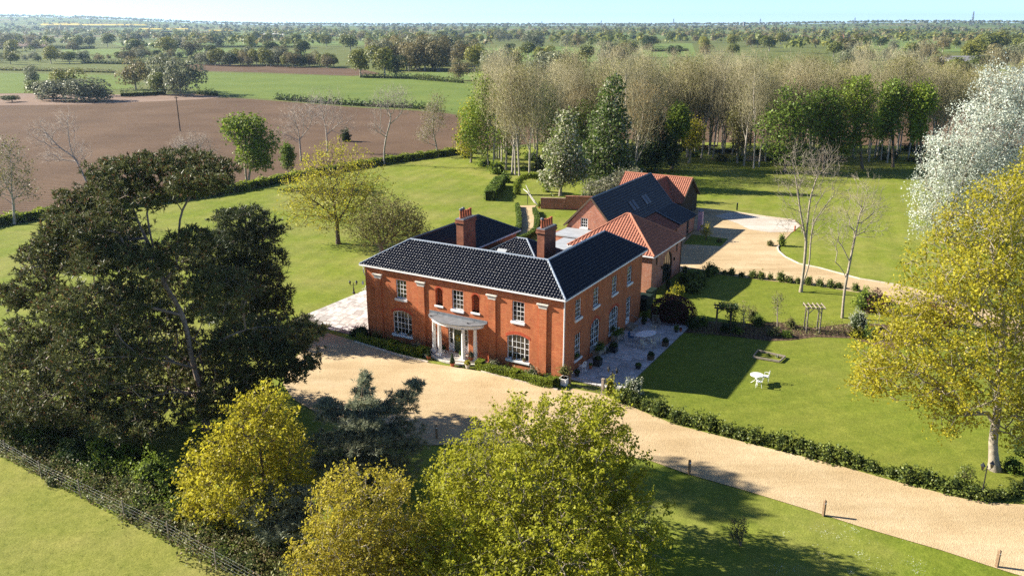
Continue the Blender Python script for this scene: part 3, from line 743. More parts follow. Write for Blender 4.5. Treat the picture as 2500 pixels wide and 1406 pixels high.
def window(parent, face, op, cols, rows, label=None, sill=True, cas=.07, mat='white_paint', name='window', mull=(), bar=.026, solid=0):
    x0, x1, z0, z1, rise = op[:5]; dp = -(op[5] if len(op) > 5 else .16)
    f0, f1 = dp + .002, dp + .075
    mb = MB()
    face.box(mb, x0, x0 + cas, z0, z1, f0, f1); face.box(mb, x1 - cas, x1, z0, z1, f0, f1); face.box(mb, x0 + cas, x1 - cas, z0, z0 + cas, f0, f1)
    n = 10 if rise else 1
    X = [x0 + (x1 - x0) * i / n for i in range(n + 1)]
    for a, b in zip(X[:-1], X[1:]):
        za, zb = arc(op, a), arc(op, b)
        mb.hexa([face.P(a, za - cas, f1), face.P(b, zb - cas, f1), face.P(b, zb - cas, f0), face.P(a, za - cas, f0), face.P(a, za, f1), face.P(b, zb, f1), face.P(b, zb, f0), face.P(a, za, f0)])
    xi, xj = x0 + cas, x1 - cas; zi = z0 + cas
    if isinstance(cols, int): cuts = [xi + (xj - xi) * i / cols for i in range(cols + 1)]
    else: cuts = [xi + (xj - xi) * c for c in cols]
    zt = z1 + rise * .55 - cas
    zc = [zi + (zt - zi) * j / rows for j in range(rows + 1)]
    for i, c in enumerate(cuts[1:-1]):
        w = bar * (2.6 if (i + 1) in mull else 1.0)
        face.box(mb, c - w / 2, c + w / 2, zi, arc(op, c) - cas, dp + .022, dp + .06 + (.01 if w > bar else 0))
    for j, z in enumerate(zc[1:-1]):
        w = bar * (1.7 if j + 1 == rows // 2 else 1)
        if j + 1 <= solid: continue
        face.box(mb, xi, xj, z - w / 2, z + w / 2, dp + .024, dp + .057)
    w = mb.build(name, M[mat], parent)
    if label: w['label'] = label
    for i in range(len(cuts) - 1):
        for j in range(rows):
            a, b = cuts[i], cuts[i + 1]
            if j < solid:
                if j == 0: put('panel', face.box(MB(), a + .01, b - .01, zc[0], zc[solid], dp + .01, dp + .05).mesh('panel', M[mat]), w)
                continue
            if j == rows - 1: pts = [(a, zc[j]), (b, zc[j]), (b, arc(op, b) - cas * .5), ((a + b) / 2, arc(op, (a + b) / 2) - cas * .5), (a, arc(op, a) - cas * .5)]
            else: pts = [(a, zc[j]), (b, zc[j]), (b, zc[j + 1]), (a, zc[j + 1])]
            cxp = sum(p[0] for p in pts) / len(pts); czp = sum(p[1] for p in pts) / len(pts); ce = face.P(cxp, czp, dp + .03)
            tl = random.uniform(-.004, .004)
            pm_ = MB().slab([face.P(p[0], p[1], dp + .03 + tl * (p[0] - cxp) * 3) - ce for p in pts], face.n * .006).mesh('pane', M['glass']); put('pane', pm_, w, ce)
    if sill:
        s = MB(); face.box(s, x0 - .08, x1 + .08, z0 - .17, z0, dp, .13); face.box(s, x0 - .03, x1 + .03, z0 - .24, z0 - .17, -.02, .06)
        s.build('sill', M['white_paint'], w)
    back = MB(); face.box(back, x0, x1, z0, z1 + rise, dp - .06, dp - .02); back.build('dark_room', M['tarp'], w)
    return w
def arch_band(parent, face, op, hgt=.24, mat='brick_arch', name='brick_arch', ext=.12):
    x0, x1 = op[0] - ext, op[1] + ext; mb = MB(); n = 12; X = [x0 + (x1 - x0) * i / n for i in range(n + 1)]
    big = (op[0], op[1], op[2], op[3], op[4])
    def zz(x):
        if not op[4]: return op[3]
        t = (x - (op[0] + op[1]) / 2) / ((op[1] - op[0]) / 2)
        if op[4] >= (op[1] - op[0]) / 2 - .01: return op[3] + op[4] * math.sqrt(max(0, 1 - min(1, t * t)))
        return op[3] + op[4] * (1 - t * t)
    for a, b in zip(X[:-1], X[1:]):
        za, zb = zz(a), zz(b)
        mb.hexa([face.P(a, za, .012), face.P(b, zb, .012), face.P(b, zb, -.05), face.P(a, za, -.05), face.P(a, za + hgt, .012), face.P(b, zb + hgt, .012), face.P(b, zb + hgt, -.05), face.P(a, za + hgt, -.05)])
    return mb.build(name, M[mat], parent)

# ------------------------------------------------------------------ the country house
house = thing('country_house', 'two-storey red brick Georgian house with black glazed tile roof and white portico', 'house', HA, TH)
EZ, OV = 6.36, .30
fF = Face((0, 0, 0), (1, 0, 0), (0, -1, 0)); fS = Face((LW, 0, 0), (0, 1, 0), (1, 0, 0)); fW = Face((0, 16.3, 0), (0, -1, 0), (-1, 0, 0)); fB = Face((LW, WW, 0), (-1, 0, 0), (0, 1, 0))
UP = [(3.14, 4.19, 3.92, 5.5, 0), (8.6, 9.65, 3.92, 5.5, 0), (14.0, 15.05, 3.92, 5.5, 0)]
LO = [(2.68, 4.6, .8, 2.62, .24), (13.55, 15.47, .8, 2.62, .24)]
NI = [(7.02, 7.72, 3.98, 5.1, .35, .3), (10.42, 11.12, 3.98, 5.1, .35, .3)]
DO = [(8.14, 10.04, .3, 2.42, .2, .2)]
wall(house, fF, LW, EZ - .06, UP + LO + NI + DO, 'brick')
for o in UP: window(house, fF, o, 3, 4)
for o in LO: window(house, fF, o, [0, .2, .4, .6, .8, 1], 4, mull=(1, 4)); arch_band(house, fF, o, .25)
for o in NI:
    b = MB(); fF.box(b, o[0] - .02, o[1] + .02, o[2], o[3] + o[4], -.34, -.3); b.build('niche_back', M['brick_arch'], house)
    s = MB(); fF.box(s, o[0] - .07, o[1] + .07, o[2] - .14, o[2], -.3, .09); s.build('sill', M['white_paint'], house)
    arch_band(house, fF, o, .16, ext=.03)
SU = [(1.98, 3.05, 4.1, 5.6, 0), (5.22, 6.29, 4.1, 5.6, 0), (8.86, 9.93, 4.1, 5.6, 0), (12.1, 13.17, 4.1, 5.6, 0)]
SL = [(2.0, 3.1, .85, 2.85, 0), (4.85, 6.62, .3, 2.6, .42), (8.5, 10.45, .8, 2.6, .3), (12.18, 13.22, .35, 2.85, 0)]
wall(house, fS, WW, EZ - .06, SU + SL, 'brick')
for o in SU: window(house, fS, o, 3, 4)
window(house, fS, SL[0], 3, 4); window(house, fS, SL[2], [0, .2, .4, .6, .8, 1], 4, mull=(1, 4))
window(house, fS, SL[1], [0, .25, .5, .75, 1], 5, sill=False, mull=(2,), solid=1, label='white arched garden door with glazed panes'); window(house, fS, SL[3], 3, 5, sill=False, solid=1)
for o in (SL[1], SL[2]): arch_band(house, fS, o, .24)
wall(house, fW, 16.3, EZ - .06, [(2, 3.1, 3.95, 5.5, 0), (6, 7.1, 3.95, 5.5, 0), (10, 11.1, 3.95, 5.5, 0), (2, 3.1, .8, 2.7, 0), (10, 11.1, .8, 2.7, 0)], 'brick')
for o in ((2, 3.1, 3.95, 5.5, 0), (6, 7.1, 3.95, 5.5, 0), (10, 11.1, 3.95, 5.5, 0), (2, 3.1, .8, 2.7, 0), (10, 11.1, .8, 2.7, 0)): window(house, fW, o, 3, 4)
wall(house, Face((LW, WW, 0), (-1, 0, 0), (0, 1, 0)), LW - 12.5, EZ - .06, [], 'brick')
wall(house, Face((12.5, WW, 0), (0, -1, 0), (-1, 0, 0)), WW - 5.6, EZ - .06, [(3, 4, 4, 5.5, 0)], 'brick')
wall(house, Face((5.1, 16.3, 0), (-1, 0, 0), (0, 1, 0)), 5.1, EZ - .06, [], 'brick')
fR = Face((5.1, 5.4, 0), (0, 1, 0), (1, 0, 0)); wall(house, fR, 10.9, EZ - .06, [(5.0, 6.1, 4.55, 5.7, 0)], 'brick'); window(house, fR, (5.0, 6.1, 4.55, 5.7, 0), 3, 2)
MB().box(.3, LW - .3, .3, 5.3, EZ - .12, EZ - .1).build('ceiling', M['wood_dark'], house)
# pilasters and their stone caps
for c in (1.35, 5.68, 12.28, 16.64):
    p = MB(); fF.box(p, c - .32, c + .32, 0, 5.32, -.02, .115); p = p.build('pilaster', M['brick'], house)
    m = MB(); fF.box(m, c - .33, c + .33, 5.32, 5.4, -.02, .135)
    for k, (e, z0, z1) in enumerate(((.34, 5.4, 5.5), (.38, 5.5, 5.57), (.43, 5.57, 5.63), (.47, 5.63, 5.7))): fF.box(m, c - e, c + e, z0, z1, -.02, .14 + k * .035)
    m.build('capital', M['stone'], p)
# brick frieze line, plinth, gutter and downpipes
b = MB(); fF.box(b, .0, LW, 5.9, 6.02, -.01, .035); b.build('brick_course', M['brick'], house)
gm = MB()
def eave_strip(pts, mat, name, par, z0, z1, wd=.12):
    m = MB()
    for a, c in zip(pts[:-1], pts[1:]): m.bar((a[0], a[1], (z0 + z1) / 2), (c[0], c[1], (z0 + z1) / 2), wd, z1 - z0)
    return m.build(name, M[mat], par)
eave_strip([(-OV, 16.6), (-OV, -OV), (LW + OV, -OV), (LW + OV, WW + OV), (12.2, WW + OV)], 'white_paint', 'gutter', house, EZ - .12, EZ - .005)
eave_strip([(5.4, 5.8), (5.4, 16.6), (-OV, 16.6)], 'white_paint', 'gutter', house, EZ - .12, EZ - .005)
m = MB().box(-OV, LW + OV, -OV, .02, EZ - .1, EZ - .06); m.box(LW - .02, LW + OV, .02, WW + OV, EZ - .1, EZ - .06); m.box(-OV, .02, .02, 16.6, EZ - .1, EZ - .06); m.build('soffit', M['white_paint'], house)
MB().tube([(LW + .09, -.02, EZ - .1), (LW + .09, -.02, .1)], .055, 8).build('downpipe', M['white_paint'], house)
MB().tube([(-.1, -.05, EZ - .1), (-.1, -.05, 5.6), (-.1, .1, 5.3)], .045, 8).build('downpipe', M['white_paint'], house)
lb = MB().tube([(0.02, -.03, 4.9), (-.02, -.32, 5.0), (-.02, -.34, 4.9)], .018, 6); lb.lathe([(.03, 0), (.08, .03), (.09, .22), (.02, .3)], (-.02, -.34, 4.62), 8); lb.build('wall_lantern', M['white_paint'], house)
# roof slopes
RZ = 8.17; HD = 3.04
x0, x1, y0 = -OV, LW + OV, -OV
F0, F1 = (x0, y0, EZ), (x1, y0, EZ); R1, R2 = (x0 + HD, y0 + HD, RZ), (x1 - HD, y0 + HD, RZ)
BY = WW + OV; R3 = (x1 - HD, BY - HD * .85, RZ)
LY = 16.6; LR = 2.5; R4 = (LR, LY - 3.0, RZ - .12); E5 = 5.4
s = roof_slope(house, 'roof_tiles', F0, F1, R1, R2, 'tile_black'); s['label'] = 'glinting black glazed tile slope above the front'
roof_slope(house, 'roof_tiles', F1, (x1, BY, EZ), R2, R3, 'tile_black', sub=4)
roof_slope(house, 'roof_tiles', (x1, BY, EZ), (x1 - 2 * HD, BY, EZ), R3, R3, 'tile_black', sub=4)
roof_slope(house, 'roof_tiles', (x1 - 2 * HD, BY, EZ), (x1 - 2 * HD, y0 + 2 * HD, EZ), R3, R2, 'tile_black', sub=4)
roof_slope(house, 'roof_tiles', (x1 - 2 * HD, y0 + 2 * HD, EZ), (E5, y0 + 2 * HD, EZ), R2, (LR + .3, y0 + HD, RZ), 'tile_black', sub=4)
roof_slope(house, 'roof_tiles', (x0, LY, EZ), F0, R4, R1, 'tile_black', sub=4)
roof_slope(house, 'roof_tiles', (E5, y0 + HD * 1.9, EZ), (E5, LY, EZ), (LR, y0 + HD * 1.0, RZ - .1), R4, 'tile_black', sub=5)
roof_slope(house, 'roof_tiles', (E5, LY, EZ), (x0, LY, EZ), R4, R4, 'tile_black', sub=4)
for a, b_ in ((F0, R1), (F1, R2), (R1, R2), (R2, R3)): ridge(house, a, b_, 'ridge_pale', .095)
for a, b_ in ((R3, (x1, BY, EZ)), ((LR, y0 + HD, RZ - .1), R4), (R4, (E5, LY, EZ)), (R4, (x0, LY, EZ))): ridge(house, a, b_, 'ridge_dark', .11)
# middle block with its own small hipped roof
wall(house, Face((11.6, 14.2, 0), (-1, 0, 0), (0, 1, 0)), 6.5, 5.4, [], 'brick'); wall(house, Face((11.6, 5.6, 0), (0, 1, 0), (1, 0, 0)), 8.6, 5.4, [], 'brick')
q0, q1, q2, q3 = (5.15, 8.6, 5.42), (11.8, 8.6, 5.42), (11.8, 14.4, 5.42), (5.15, 14.4, 5.42); ra, rb_ = (7.9, 11.45, 7.02), (8.95, 11.45, 7.02)
roof_slope(house, 'roof_tiles', q0, q1, ra, rb_, 'tile_black'); roof_slope(house, 'roof_tiles', q1, q2, rb_, rb_, 'tile_black', sub=4); roof_slope(house, 'roof_tiles', q2, q3, rb_, ra, 'tile_black', sub=4); roof_slope(house, 'roof_tiles', q3, q0, ra, ra, 'tile_black', sub=4)
for a, b_ in ((ra, rb_), (rb_, q1)): ridge(house, a, b_, 'ridge_pale', .095)
for a, b_ in ((ra, q0), (rb_, q2)): ridge(house, a, b_, 'ridge_dark', .11)
MB().box(5.15, 12.4, 5.7, 8.6, 5.2, 5.3).build('valley_lead', M['lead'], house)
sk = MB().box(-.45, .45, -.35, .35, 0, .08); o = sk.build('roof_window', M['lead_pale'], house, (7.4, 9.6, 6.06)); o.rotation_euler = (math.radians(29), 0, 0)
# chimneys with their pots
def chimney(cx0, cx1, cy0, cy1, zb, zt, pots):
    mb = MB().box(cx0, cx1, cy0, cy1, zb, zt - .5)
    for k, e in enumerate((.05, .1, .05, .08)): mb.box(cx0 - e, cx1 + e, cy0 - e, cy1 + e, zt - .5 + k * .1, zt - .4 + k * .1)
    c = mb.build('chimney', M['brick_chimney'], house)
    MB().box(cx0 - .04, cx1 + .04, cy0 - .04, cy1 + .04, zt - .1, zt - .02).build('chimney_cap', M['lead'], c)
    MB().box(cx0 - .05, cx1 + .05, cy0 - .05, cy1 + .05, zb, zb + .45).build('lead_flashing', M['lead'], c)
    for k in range(pots):
        y = cy0 + .22 + (cy1 - cy0 - .44) * k / (pots - 1); h = random.Random(k + pots).uniform(.55, .75)
        p = MB().lathe([(.135, 0), (.125, .06), (.1, h - .1), (.125, h - .08), (.125, h), (.085, h), (.085, h - .15)], ((cx0 + cx1) / 2, y, zt - .02), 10).build('chimney_pot', M['clay'], c, smooth=True)
        if k < (2 if cx0 < 8 else 1): MB().lathe([(.10, 0), (.15, .02), (.15, .12), (.06, .2)], ((cx0 + cx1) / 2, y, zt - .02 + h), 8).build('cowl', M['galv'], p)
chimney(5.12, 5.82, 6.0, 7.9, 6.0, 9.55, 5)
chimney(12.5, 13.15, 6.7, 8.75, 5.4, 9.45, 5)
MB().tube([(12.3 + .42 * math.cos(t), 4.9 + .12 * math.sin(t), 7.75 + .42 * math.sin(t)) for t in np.linspace(0, 6.28, 17)], .012, 5).build('aerial_ring', M['iron'], house)
# portico
PC = 9.12
def ell(t, a, d): return (PC + a * math.sin(t), -d * math.cos(t))
def half_ell(a, d, z0, z1, n=24):
    return [(PC + a, 0.02)] + [ell(math.pi / 2 - math.pi * i / n, a, d) for i in range(n + 1)] + [(PC - a, .02)]
def ell_ring(mb, a, d, w, z0, z1, n=24):
    T = [math.pi / 2 - math.pi * i / n for i in range(n + 1)]
    for t, t2 in zip(T[:-1], T[1:]):
        a0, a1 = ell(t, a, d), ell(t2, a, d); b0, b1 = ell(t, a - w, d - w), ell(t2, a - w, d - w)
        mb.hexa([(*a0, z0), (*a1, z0), (*b1, z0), (*b0, z0), (*a0, z1), (*a1, z1), (*b1, z1), (*b0, z1)])
portico_top = MB(); ell_ring(portico_top, 2.36, 1.26, .3, 2.86, 2.99); ell_ring(portico_top, 2.4, 1.3, .34, 2.99, 3.11); ell_ring(portico_top, 2.48, 1.38, .42, 3.11, 3.18); pt = portico_top.build('portico_entablature', M['white_paint'], house)
MB().prism(half_ell(2.62, 1.46, 0, 0), 3.18, 3.24).build('portico_roof', M['lead'], pt)
m = MB(); fF.box(m, PC - 2.7, PC + 2.7, 3.24, 3.46, 0, .035); m.build('roof_upstand', M['lead'], pt)
for sx in (-1.7, 1.75):
    l = MB().tube([(PC + sx + .1 * math.cos(t), -.25 + .03 * math.sin(t), 3.4 + .1 * math.sin(t)) for t in np.linspace(0, 6.28, 11)], .012, 5); l.tube([(PC + sx - .35, -.75, 3.29), (PC + sx, -.25, 3.3)], .015, 5); l.box(PC + sx - .42, PC + sx - .3, -.8, -.72, 3.27, 3.33); l.build('spotlight_cable', M['iron'], pt)
for t in (-1.05, -.52, .52, 1.05):
    cx, cyy = ell(t, 2.22, 1.13)
    c = MB().lathe([(.2, .1), (.2, .16), (.165, .22), (.16, .3), (.165, 1.2), (.13, 2.6), (.15, 2.63), (.14, 2.66), (.19, 2.74), (.19, 2.9)], (cx, cyy, .2), 14)
    c.v = [(x, y, min(z, 2.86)) for x, y, z in c.v]
    c = c.build('column', M['white_paint'], house, smooth=True); MB().box(cx - .22, cx + .22, cyy - .22, cyy + .22, .28, .36).build('column_base', M['white_paint'], c)
st = MB().prism(half_ell(2.75, 1.62, 0, 0), .0, .14).build('porch_step', M['stone'], house); MB().prism(half_ell(2.5, 1.36, 0, 0), .14, .28).build('upper_step', M['stone'], st)
# front door
fd = MB()
fF.box(fd, 8.14, 8.24, .3, 2.42, -.18, -.08); fF.box(fd, 9.94, 10.04, .3, 2.42, -.18, -.08); fF.box(fd, 8.24, 9.94, 2.34, 2.62, -.18, -.08); fF.box(fd, 8.56, 8.66, .3, 2.34, -.18, -.06); fF.box(fd, 9.52, 9.62, .3, 2.34, -.18, -.06); fF.box(fd, 8.66, 9.52, 2.2, 2.34, -.18, -.1)
fd = fd.build('door_frame', M['white_paint'], house)
d = MB(); fF.box(d, 8.67, 9.51, .3, 2.19, -.19, -.13); 
for a, b_, z0, z1 in ((8.74, 9.06, .45, 1.0), (9.12, 9.44, .45, 1.0), (8.74, 9.06, 1.12, 1.7), (9.12, 9.44, 1.12, 1.7), (8.74, 9.06, 1.8, 2.1), (9.12, 9.44, 1.8, 2.1)): fF.box(d, a, b_, z0, z1, -.14, -.115)
d = d.build('door', M['door_green'], house); d['label'] = 'dark green front door with a wreath'
wr = np.random.default_rng(4); t = wr.uniform(0, 6.28, 260); c = np.stack([9.09 + (.2 + wr.normal(size=260) * .04) * np.cos(t), -.02 + .07 + wr.normal(size=260) * .02 - .12, 1.58 + (.2 + wr.normal(size=260) * .04) * np.sin(t)], 1)
V, F = leaf_quads(c, .07, wr); put('wreath', nmesh('wreath', V, [F], M['lf_bronze']), d)
fF.box(MB(), 9.42, 9.45, 1.08, 1.14, -.13, -.07).build('door_handle', M['galv'], d)
for xa, xb in ((8.24, 8.56), (9.62, 9.94)):
    for j in range(3):
        z0 = .95 + j * .46; put('pane', fF.box(MB(), xa + .02, xb - .02, z0 + .02, z0 + .44, -.17, -.16).mesh('pane', M['glass']), fd)
    b_ = MB(); fF.box(b_, xa, xb, .3, .94, -.18, -.12); [fF.box(b_, xa, xb, .94 + j * .46 - .012, .94 + j * .46 + .02, -.175, -.14) for j in range(4)]; b_.build('side_panel', M['white_paint'], fd)

# ------------------------------------------------------------------ red-roofed annexe with the tall arched window
AX0, AX1, AY0, AY1, AZ = 7.95, 16.62, 22.65, 31.2, 3.86
annex = thing('brick_annexe', 'square brick annexe with orange pantiled pyramid roof and tall arched window', 'annexe', hw(AX0, AY0), TH)
aw, ad = AX1 - AX0, AY1 - AY0
AS = [(1.05, 1.55, 2.6, 3.5, 0), (3.2, 6.05, .05, 1.75, 1.425), (7.05, 7.55, 2.6, 3.5, 0)]
fa = Face((aw, 0, 0), (0, 1, 0), (1, 0, 0)); wall(annex, fa, ad, AZ - .05, AS, 'brick_old')
window(annex, fa, AS[0], 2, 1, mat='wood', sill=False, cas=.06); window(annex, fa, AS[2], 2, 1, mat='wood', sill=False, cas=.06)
window(annex, fa, AS[1], [0, .25, .5, .75, 1], 3, mat='iron', sill=False, cas=.08, label='tall arched black framed window of the annexe')
wall(annex, Face((0, 0, 0), (1, 0, 0), (0, -1, 0)), aw, AZ - .05, [], 'brick_old'); wall(annex, Face((0, ad, 0), (0, -1, 0), (-1, 0, 0)), ad, AZ - .05, [], 'brick_old'); wall(annex, Face((aw, ad, 0), (-1, 0, 0), (0, 1, 0)), aw, AZ - .05, [], 'brick_old')
e = .3; c0, c1, c2, c3 = (-e, -e, AZ), (aw + e, -e, AZ), (aw + e, ad + e, AZ), (-e, ad + e, AZ); ta, tb = (aw / 2 - .2, ad / 2, 6.68), (aw / 2 + .2, ad / 2, 6.68)
for a, b_, c, d in ((c0, c1, ta, tb), (c1, c2, tb, tb), (c2, c3, tb, ta), (c3, c0, ta, ta)): roof_slope(annex, 'roof_tiles', a, b_, c, d, 'tile_red', .3, .34, .07)
for a, b_ in ((c0, ta), (c1, tb), (c2, tb), (c3, ta), (ta, tb)): ridge(annex, a, b_, 'ridge_red', .13)
eave_strip([c3, c0, c1, c2, c3], 'white_paint', 'gutter', annex, AZ - .14, AZ - .01)
MB().tube([(aw + .07, ad - .08, AZ - .1), (aw + .07, ad - .08, .05)], .045, 8).build('downpipe', M['wood_dark'], annex)
for y in (2.75, 6.5): MB().box(aw, aw + .16, y - .06, y + .06, 1.85, 2.15).build('wall_lamp', M['iron'], annex)
# flat-roofed link
link = thing('flat_roof_link', 'low link building with pale grey flat roof beside the annexe', 'building', hw(4.6, 17.6), TH)
MB().box(0, 3.2, 0, 10.2, 0, 2.85).build('wall', M['brick_old'], link); MB().box(-.12, 3.3, -.1, 10.3, 2.85, 3.0).build('roof', M['lead_pale'], link); MB().box(-1.4, 2.2, 10.5, 13.9, 0, 3.05).build('wall', M['brick_old'], link); MB().box(-1.5, 2.3, 10.42, 14, 3.05, 3.2).build('roof', M['lead_pale'], link)
MB().box(-2.3, 12.0, -2.2, -.02, 0, 2.5).build('wall', M['brick_old'], link)
lr = MB().slab([(-3.2, 10.6, 2.5), (-3.2, 13.6, 2.5), (-1.5, 13.6, 3.0), (-1.5, 10.6, 3.0)], (0, 0, .1)).build('lean_to_roof', M['tile_brown'], link)
# ------------------------------------------------------------------ black-roofed barn
BX, BY0, BY1, BZ = 5.8, 32.0, 50.3, 6.75
barn = thing('converted_barn', 'long brick barn with black roof, skylights and a gable window', 'barn', hw(BX, BY0), TH)
bl = BY1 - BY0; WL, EL = -3.0, 3.62     # left eave
fg = Face((-3.0, 0, 0), (1, 0, 0), (0, -1, 0))
gop = (1.75, 2.65, 3.25, 4.4, 0)
wall(barn, fg, 6.1, 3.3 - .06, [], 'brick_old'); 
gw = MB().slab([(-3.0, 0, 3.24), (-1.25, 0, 3.24), (-1.25, 0, 5.25), (-3.0 + .35, 0, 3.24 + .42)], (0, .3, 0)); gw.slab([(-.35, 0, 3.24), (3.1, 0, 3.24), (0, 0, BZ - .05), (-.35, 0, BZ - .45)], (0, .3, 0)); gw.slab([(-1.25, 0, 4.4), (-.35, 0, 4.4), (-.35, 0, BZ - .45), (-1.25, 0, 5.25)], (0, .3, 0)); gw.build('gable', M['brick_old'], barn)
window(barn, Face((-3.0, 0, 0), (1, 0, 0), (0, -1, 0)), (1.75, 2.65, 3.3, 4.4, 0, .12), 3, 3)
mb = MB().box(-2.95, -2.65, .3, bl, 0, 3.5); mb.build('wall', M['brick_old'], barn)
roof_slope(barn, 'roof_tiles', (WL - .25, bl + .1, 3.35), (WL - .25, -.12, 3.35), (0, bl + .1, BZ), (0, -.12, BZ), 'tile_slate', .26, .33, .04, 4)
roof_slope(barn, 'roof_tiles', (3.15, -.12, 3.2), (3.15, bl + .1, 3.2), (0, -.12, BZ), (0, bl + .1, BZ), 'tile_slate', .26, .33, .04, 4)
roof_slope(barn, 'roof_tiles', (6.45, 12.3, 1.92), (6.45, bl + .1, 1.92), (3.1, 12.3, 3.24), (3.1, bl + .1, 3.24), 'tile_slate', .26, .33, .04, 4)
o = roof_slope(barn, 'roof_tiles', (6.45, .6, 1.78), (6.45, 12.2, 1.78), (3.1, .6, 3.1), (3.1, 12.2, 3.1), 'tile_brown', .26, .33, .05, 4); o['label'] = 'brown tiled lower roof of the barn'
ridge(barn, (0, -.1, BZ + .02), (0, bl + .1, BZ + .02), 'ridge_dark', .12)
for pts in ([(0, bl + .12, BZ + .02), (3.12, bl + .12, 3.24), (6.5, bl + .12, 1.96)], [(3.12, 12.25, 3.3), (6.5, 12.25, 1.98)]): MB().tube(pts, .1, 6).build('lead_verge', M['ridge_dark'], barn)
for sgn, top, ev in ((1, (0, -.14, BZ), (3.2, -.14, 3.16)), (-1, (0, -.14, BZ), (-3.3, -.14, 3.3))): MB().bar(top, ev, .06, .2).build('bargeboard', M['wood_dark'], barn)
fb_ = Face((6.25, 0, 0), (0, 1, 0), (1, 0, 0)); bo = [(9.0, 9.5, .9, 1.6, 0), (9.7, 10.2, .9, 1.6, 0), (10.4, 10.9, .9, 1.6, 0), (11.1, 11.6, .9, 1.6, 0), (15.2, 16.1, .0, 1.75, 0)]
wall(barn, fb_, bl, 1.84, bo, 'brick_old')
for o in bo[:4]: window(barn, fb_, o, 2, 1, mat='wood', sill=False, cas=.05)
window(barn, fb_, bo[4], 2, 3, mat='galv', sill=False, cas=.08, label='pale glazed door in the long side of the barn')
wall(barn, Face((6.25, bl, 0), (-1, 0, 0), (0, 1, 0)), 9.2, 1.84, [], 'brick_old')
MB().slab([(6.25, bl - .02, 1.84), (3.1, bl - .02, 3.2), (0, bl - .02, BZ - .1), (-2.95, bl - .02, 3.4), (-2.95, bl - .02, 1.84)], (0, -.25, 0)).build('gable', M['brick_old'], barn)
sl_ = (3.2 - BZ) / 3.15
for y, x in ((7.5, 1.9), (8.45, 1.9), (11.6, 1.9), (12.5, 1.9)):
    o = MB().box(-.62, .62, -.32, .32, 0, .09).build('skylight', M['lead'], barn, (x, y, BZ + sl_ * x + .05)); o.rotation_euler = (0, math.atan(-sl_), 0); MB().box(-.54, .54, -.25, .25, .09, .1).build('pane', M['glass'], o)
# timber barn behind
tim = thing('timber_barn', 'dark timber-clad outbuilding with orange pantile roof behind the black-roofed barn', 'barn', hw(-1.0, 55.7), TH)
tl_, td, tz, tr = 9.4, 7.0, 2.35, 5.0
MB().box(0, tl_, 0, td, 0, tz).build('wall', M['timber_clad'], tim)
for x in (0.02, tl_ - .22): MB().slab([(x, 0, tz), (x, td, tz), (x, td / 2, tr - .05)], (.2, 0, 0)).build('gable', M['timber_clad'], tim)
roof_slope(tim, 'roof_tiles', (-.3, -.3, tz - .2), (tl_ + .3, -.3, tz - .2), (-.3, td / 2, tr), (tl_ + .3, td / 2, tr), 'tile_red', .3, .34, .07); roof_slope(tim, 'roof_tiles', (tl_ + .3, td + .3, tz - .2), (-.3, td + .3, tz - .2), (tl_ + .3, td / 2, tr), (-.3, td / 2, tr), 'tile_red', .3, .34, .07, 4)
ridge(tim, (-.3, td / 2, tr + .03), (tl_ + .3, td / 2, tr + .03), 'ridge_red', .12)
for sy in (0, 1): MB().bar((tl_ + .33, td / 2, tr), (tl_ + .33, -.35 + sy * (td + .7), tz - .2), .05, .2).build('bargeboard', M['wood_dark'], tim)
# cross wing of the timber barn
MB().box(3.2, 8.6, -5.2, 0, 0, 2.0).build('wall', M['brick_old'], tim)
roof_slope(tim, 'roof_tiles', (8.8, -5.3, 1.9), (8.8, 2.0, 1.9), (5.9, -5.3, 4.95), (5.9, 3.2, 4.95), 'tile_brown', .28, .33, .05, 4); roof_slope(tim, 'roof_tiles', (3.0, 2.0, 1.9), (3.0, -5.3, 1.9), (5.9, 3.2, 4.95), (5.9, -5.3, 4.95), 'tile_brown', .28, .33, .05, 4)
ridge(tim, (5.9, -5.3, 4.97), (5.9, 3.3, 4.97), 'ridge_red', .11)
o = MB(); Face((8.6, -5.2, 0), (0, 1, 0), (1, 0, 0)).box(o, 2.6, 3.1, .9, 1.6, -.02, .03); o.build('small_window', M['wood'], tim)
# pillar by the barn end
pil = thing('pink_gate_pillar', 'tall pale pink pillar with slate cap at the corner of the black-roofed barn', 'pillar', hw(12.75, 50.6), TH)
MB().box(-.28, .28, -.28, .28, 0, 2.5).build('shaft', M['pink_door'], pil); MB().lathe([(.42, 0), (.42, .06), (.02, .3)], (0, 0, 2.5), 4).build('cap', M['lead'], pil)
# garden wall
ga, gb = g(1320, 509), g(1425, 512)
gwl = thing('garden_wall', 'weathered red brick garden wall at the end of the gravel path', 'wall', ga, math.atan2(gb.y - ga.y, gb.x - ga.x))
MB().box(0, 3.6, -.15, .15, 0, 1.5).box(3.58, 10.2, -.15, .15, 0, 1.85).build('brickwork', M['brick_wall'], gwl); MB().box(-.03, 3.55, -.2, .2, 1.5, 1.58).box(3.55, 10.2, -.2, .2, 1.85, 1.93).build('coping', M['brick_wall'], gwl)

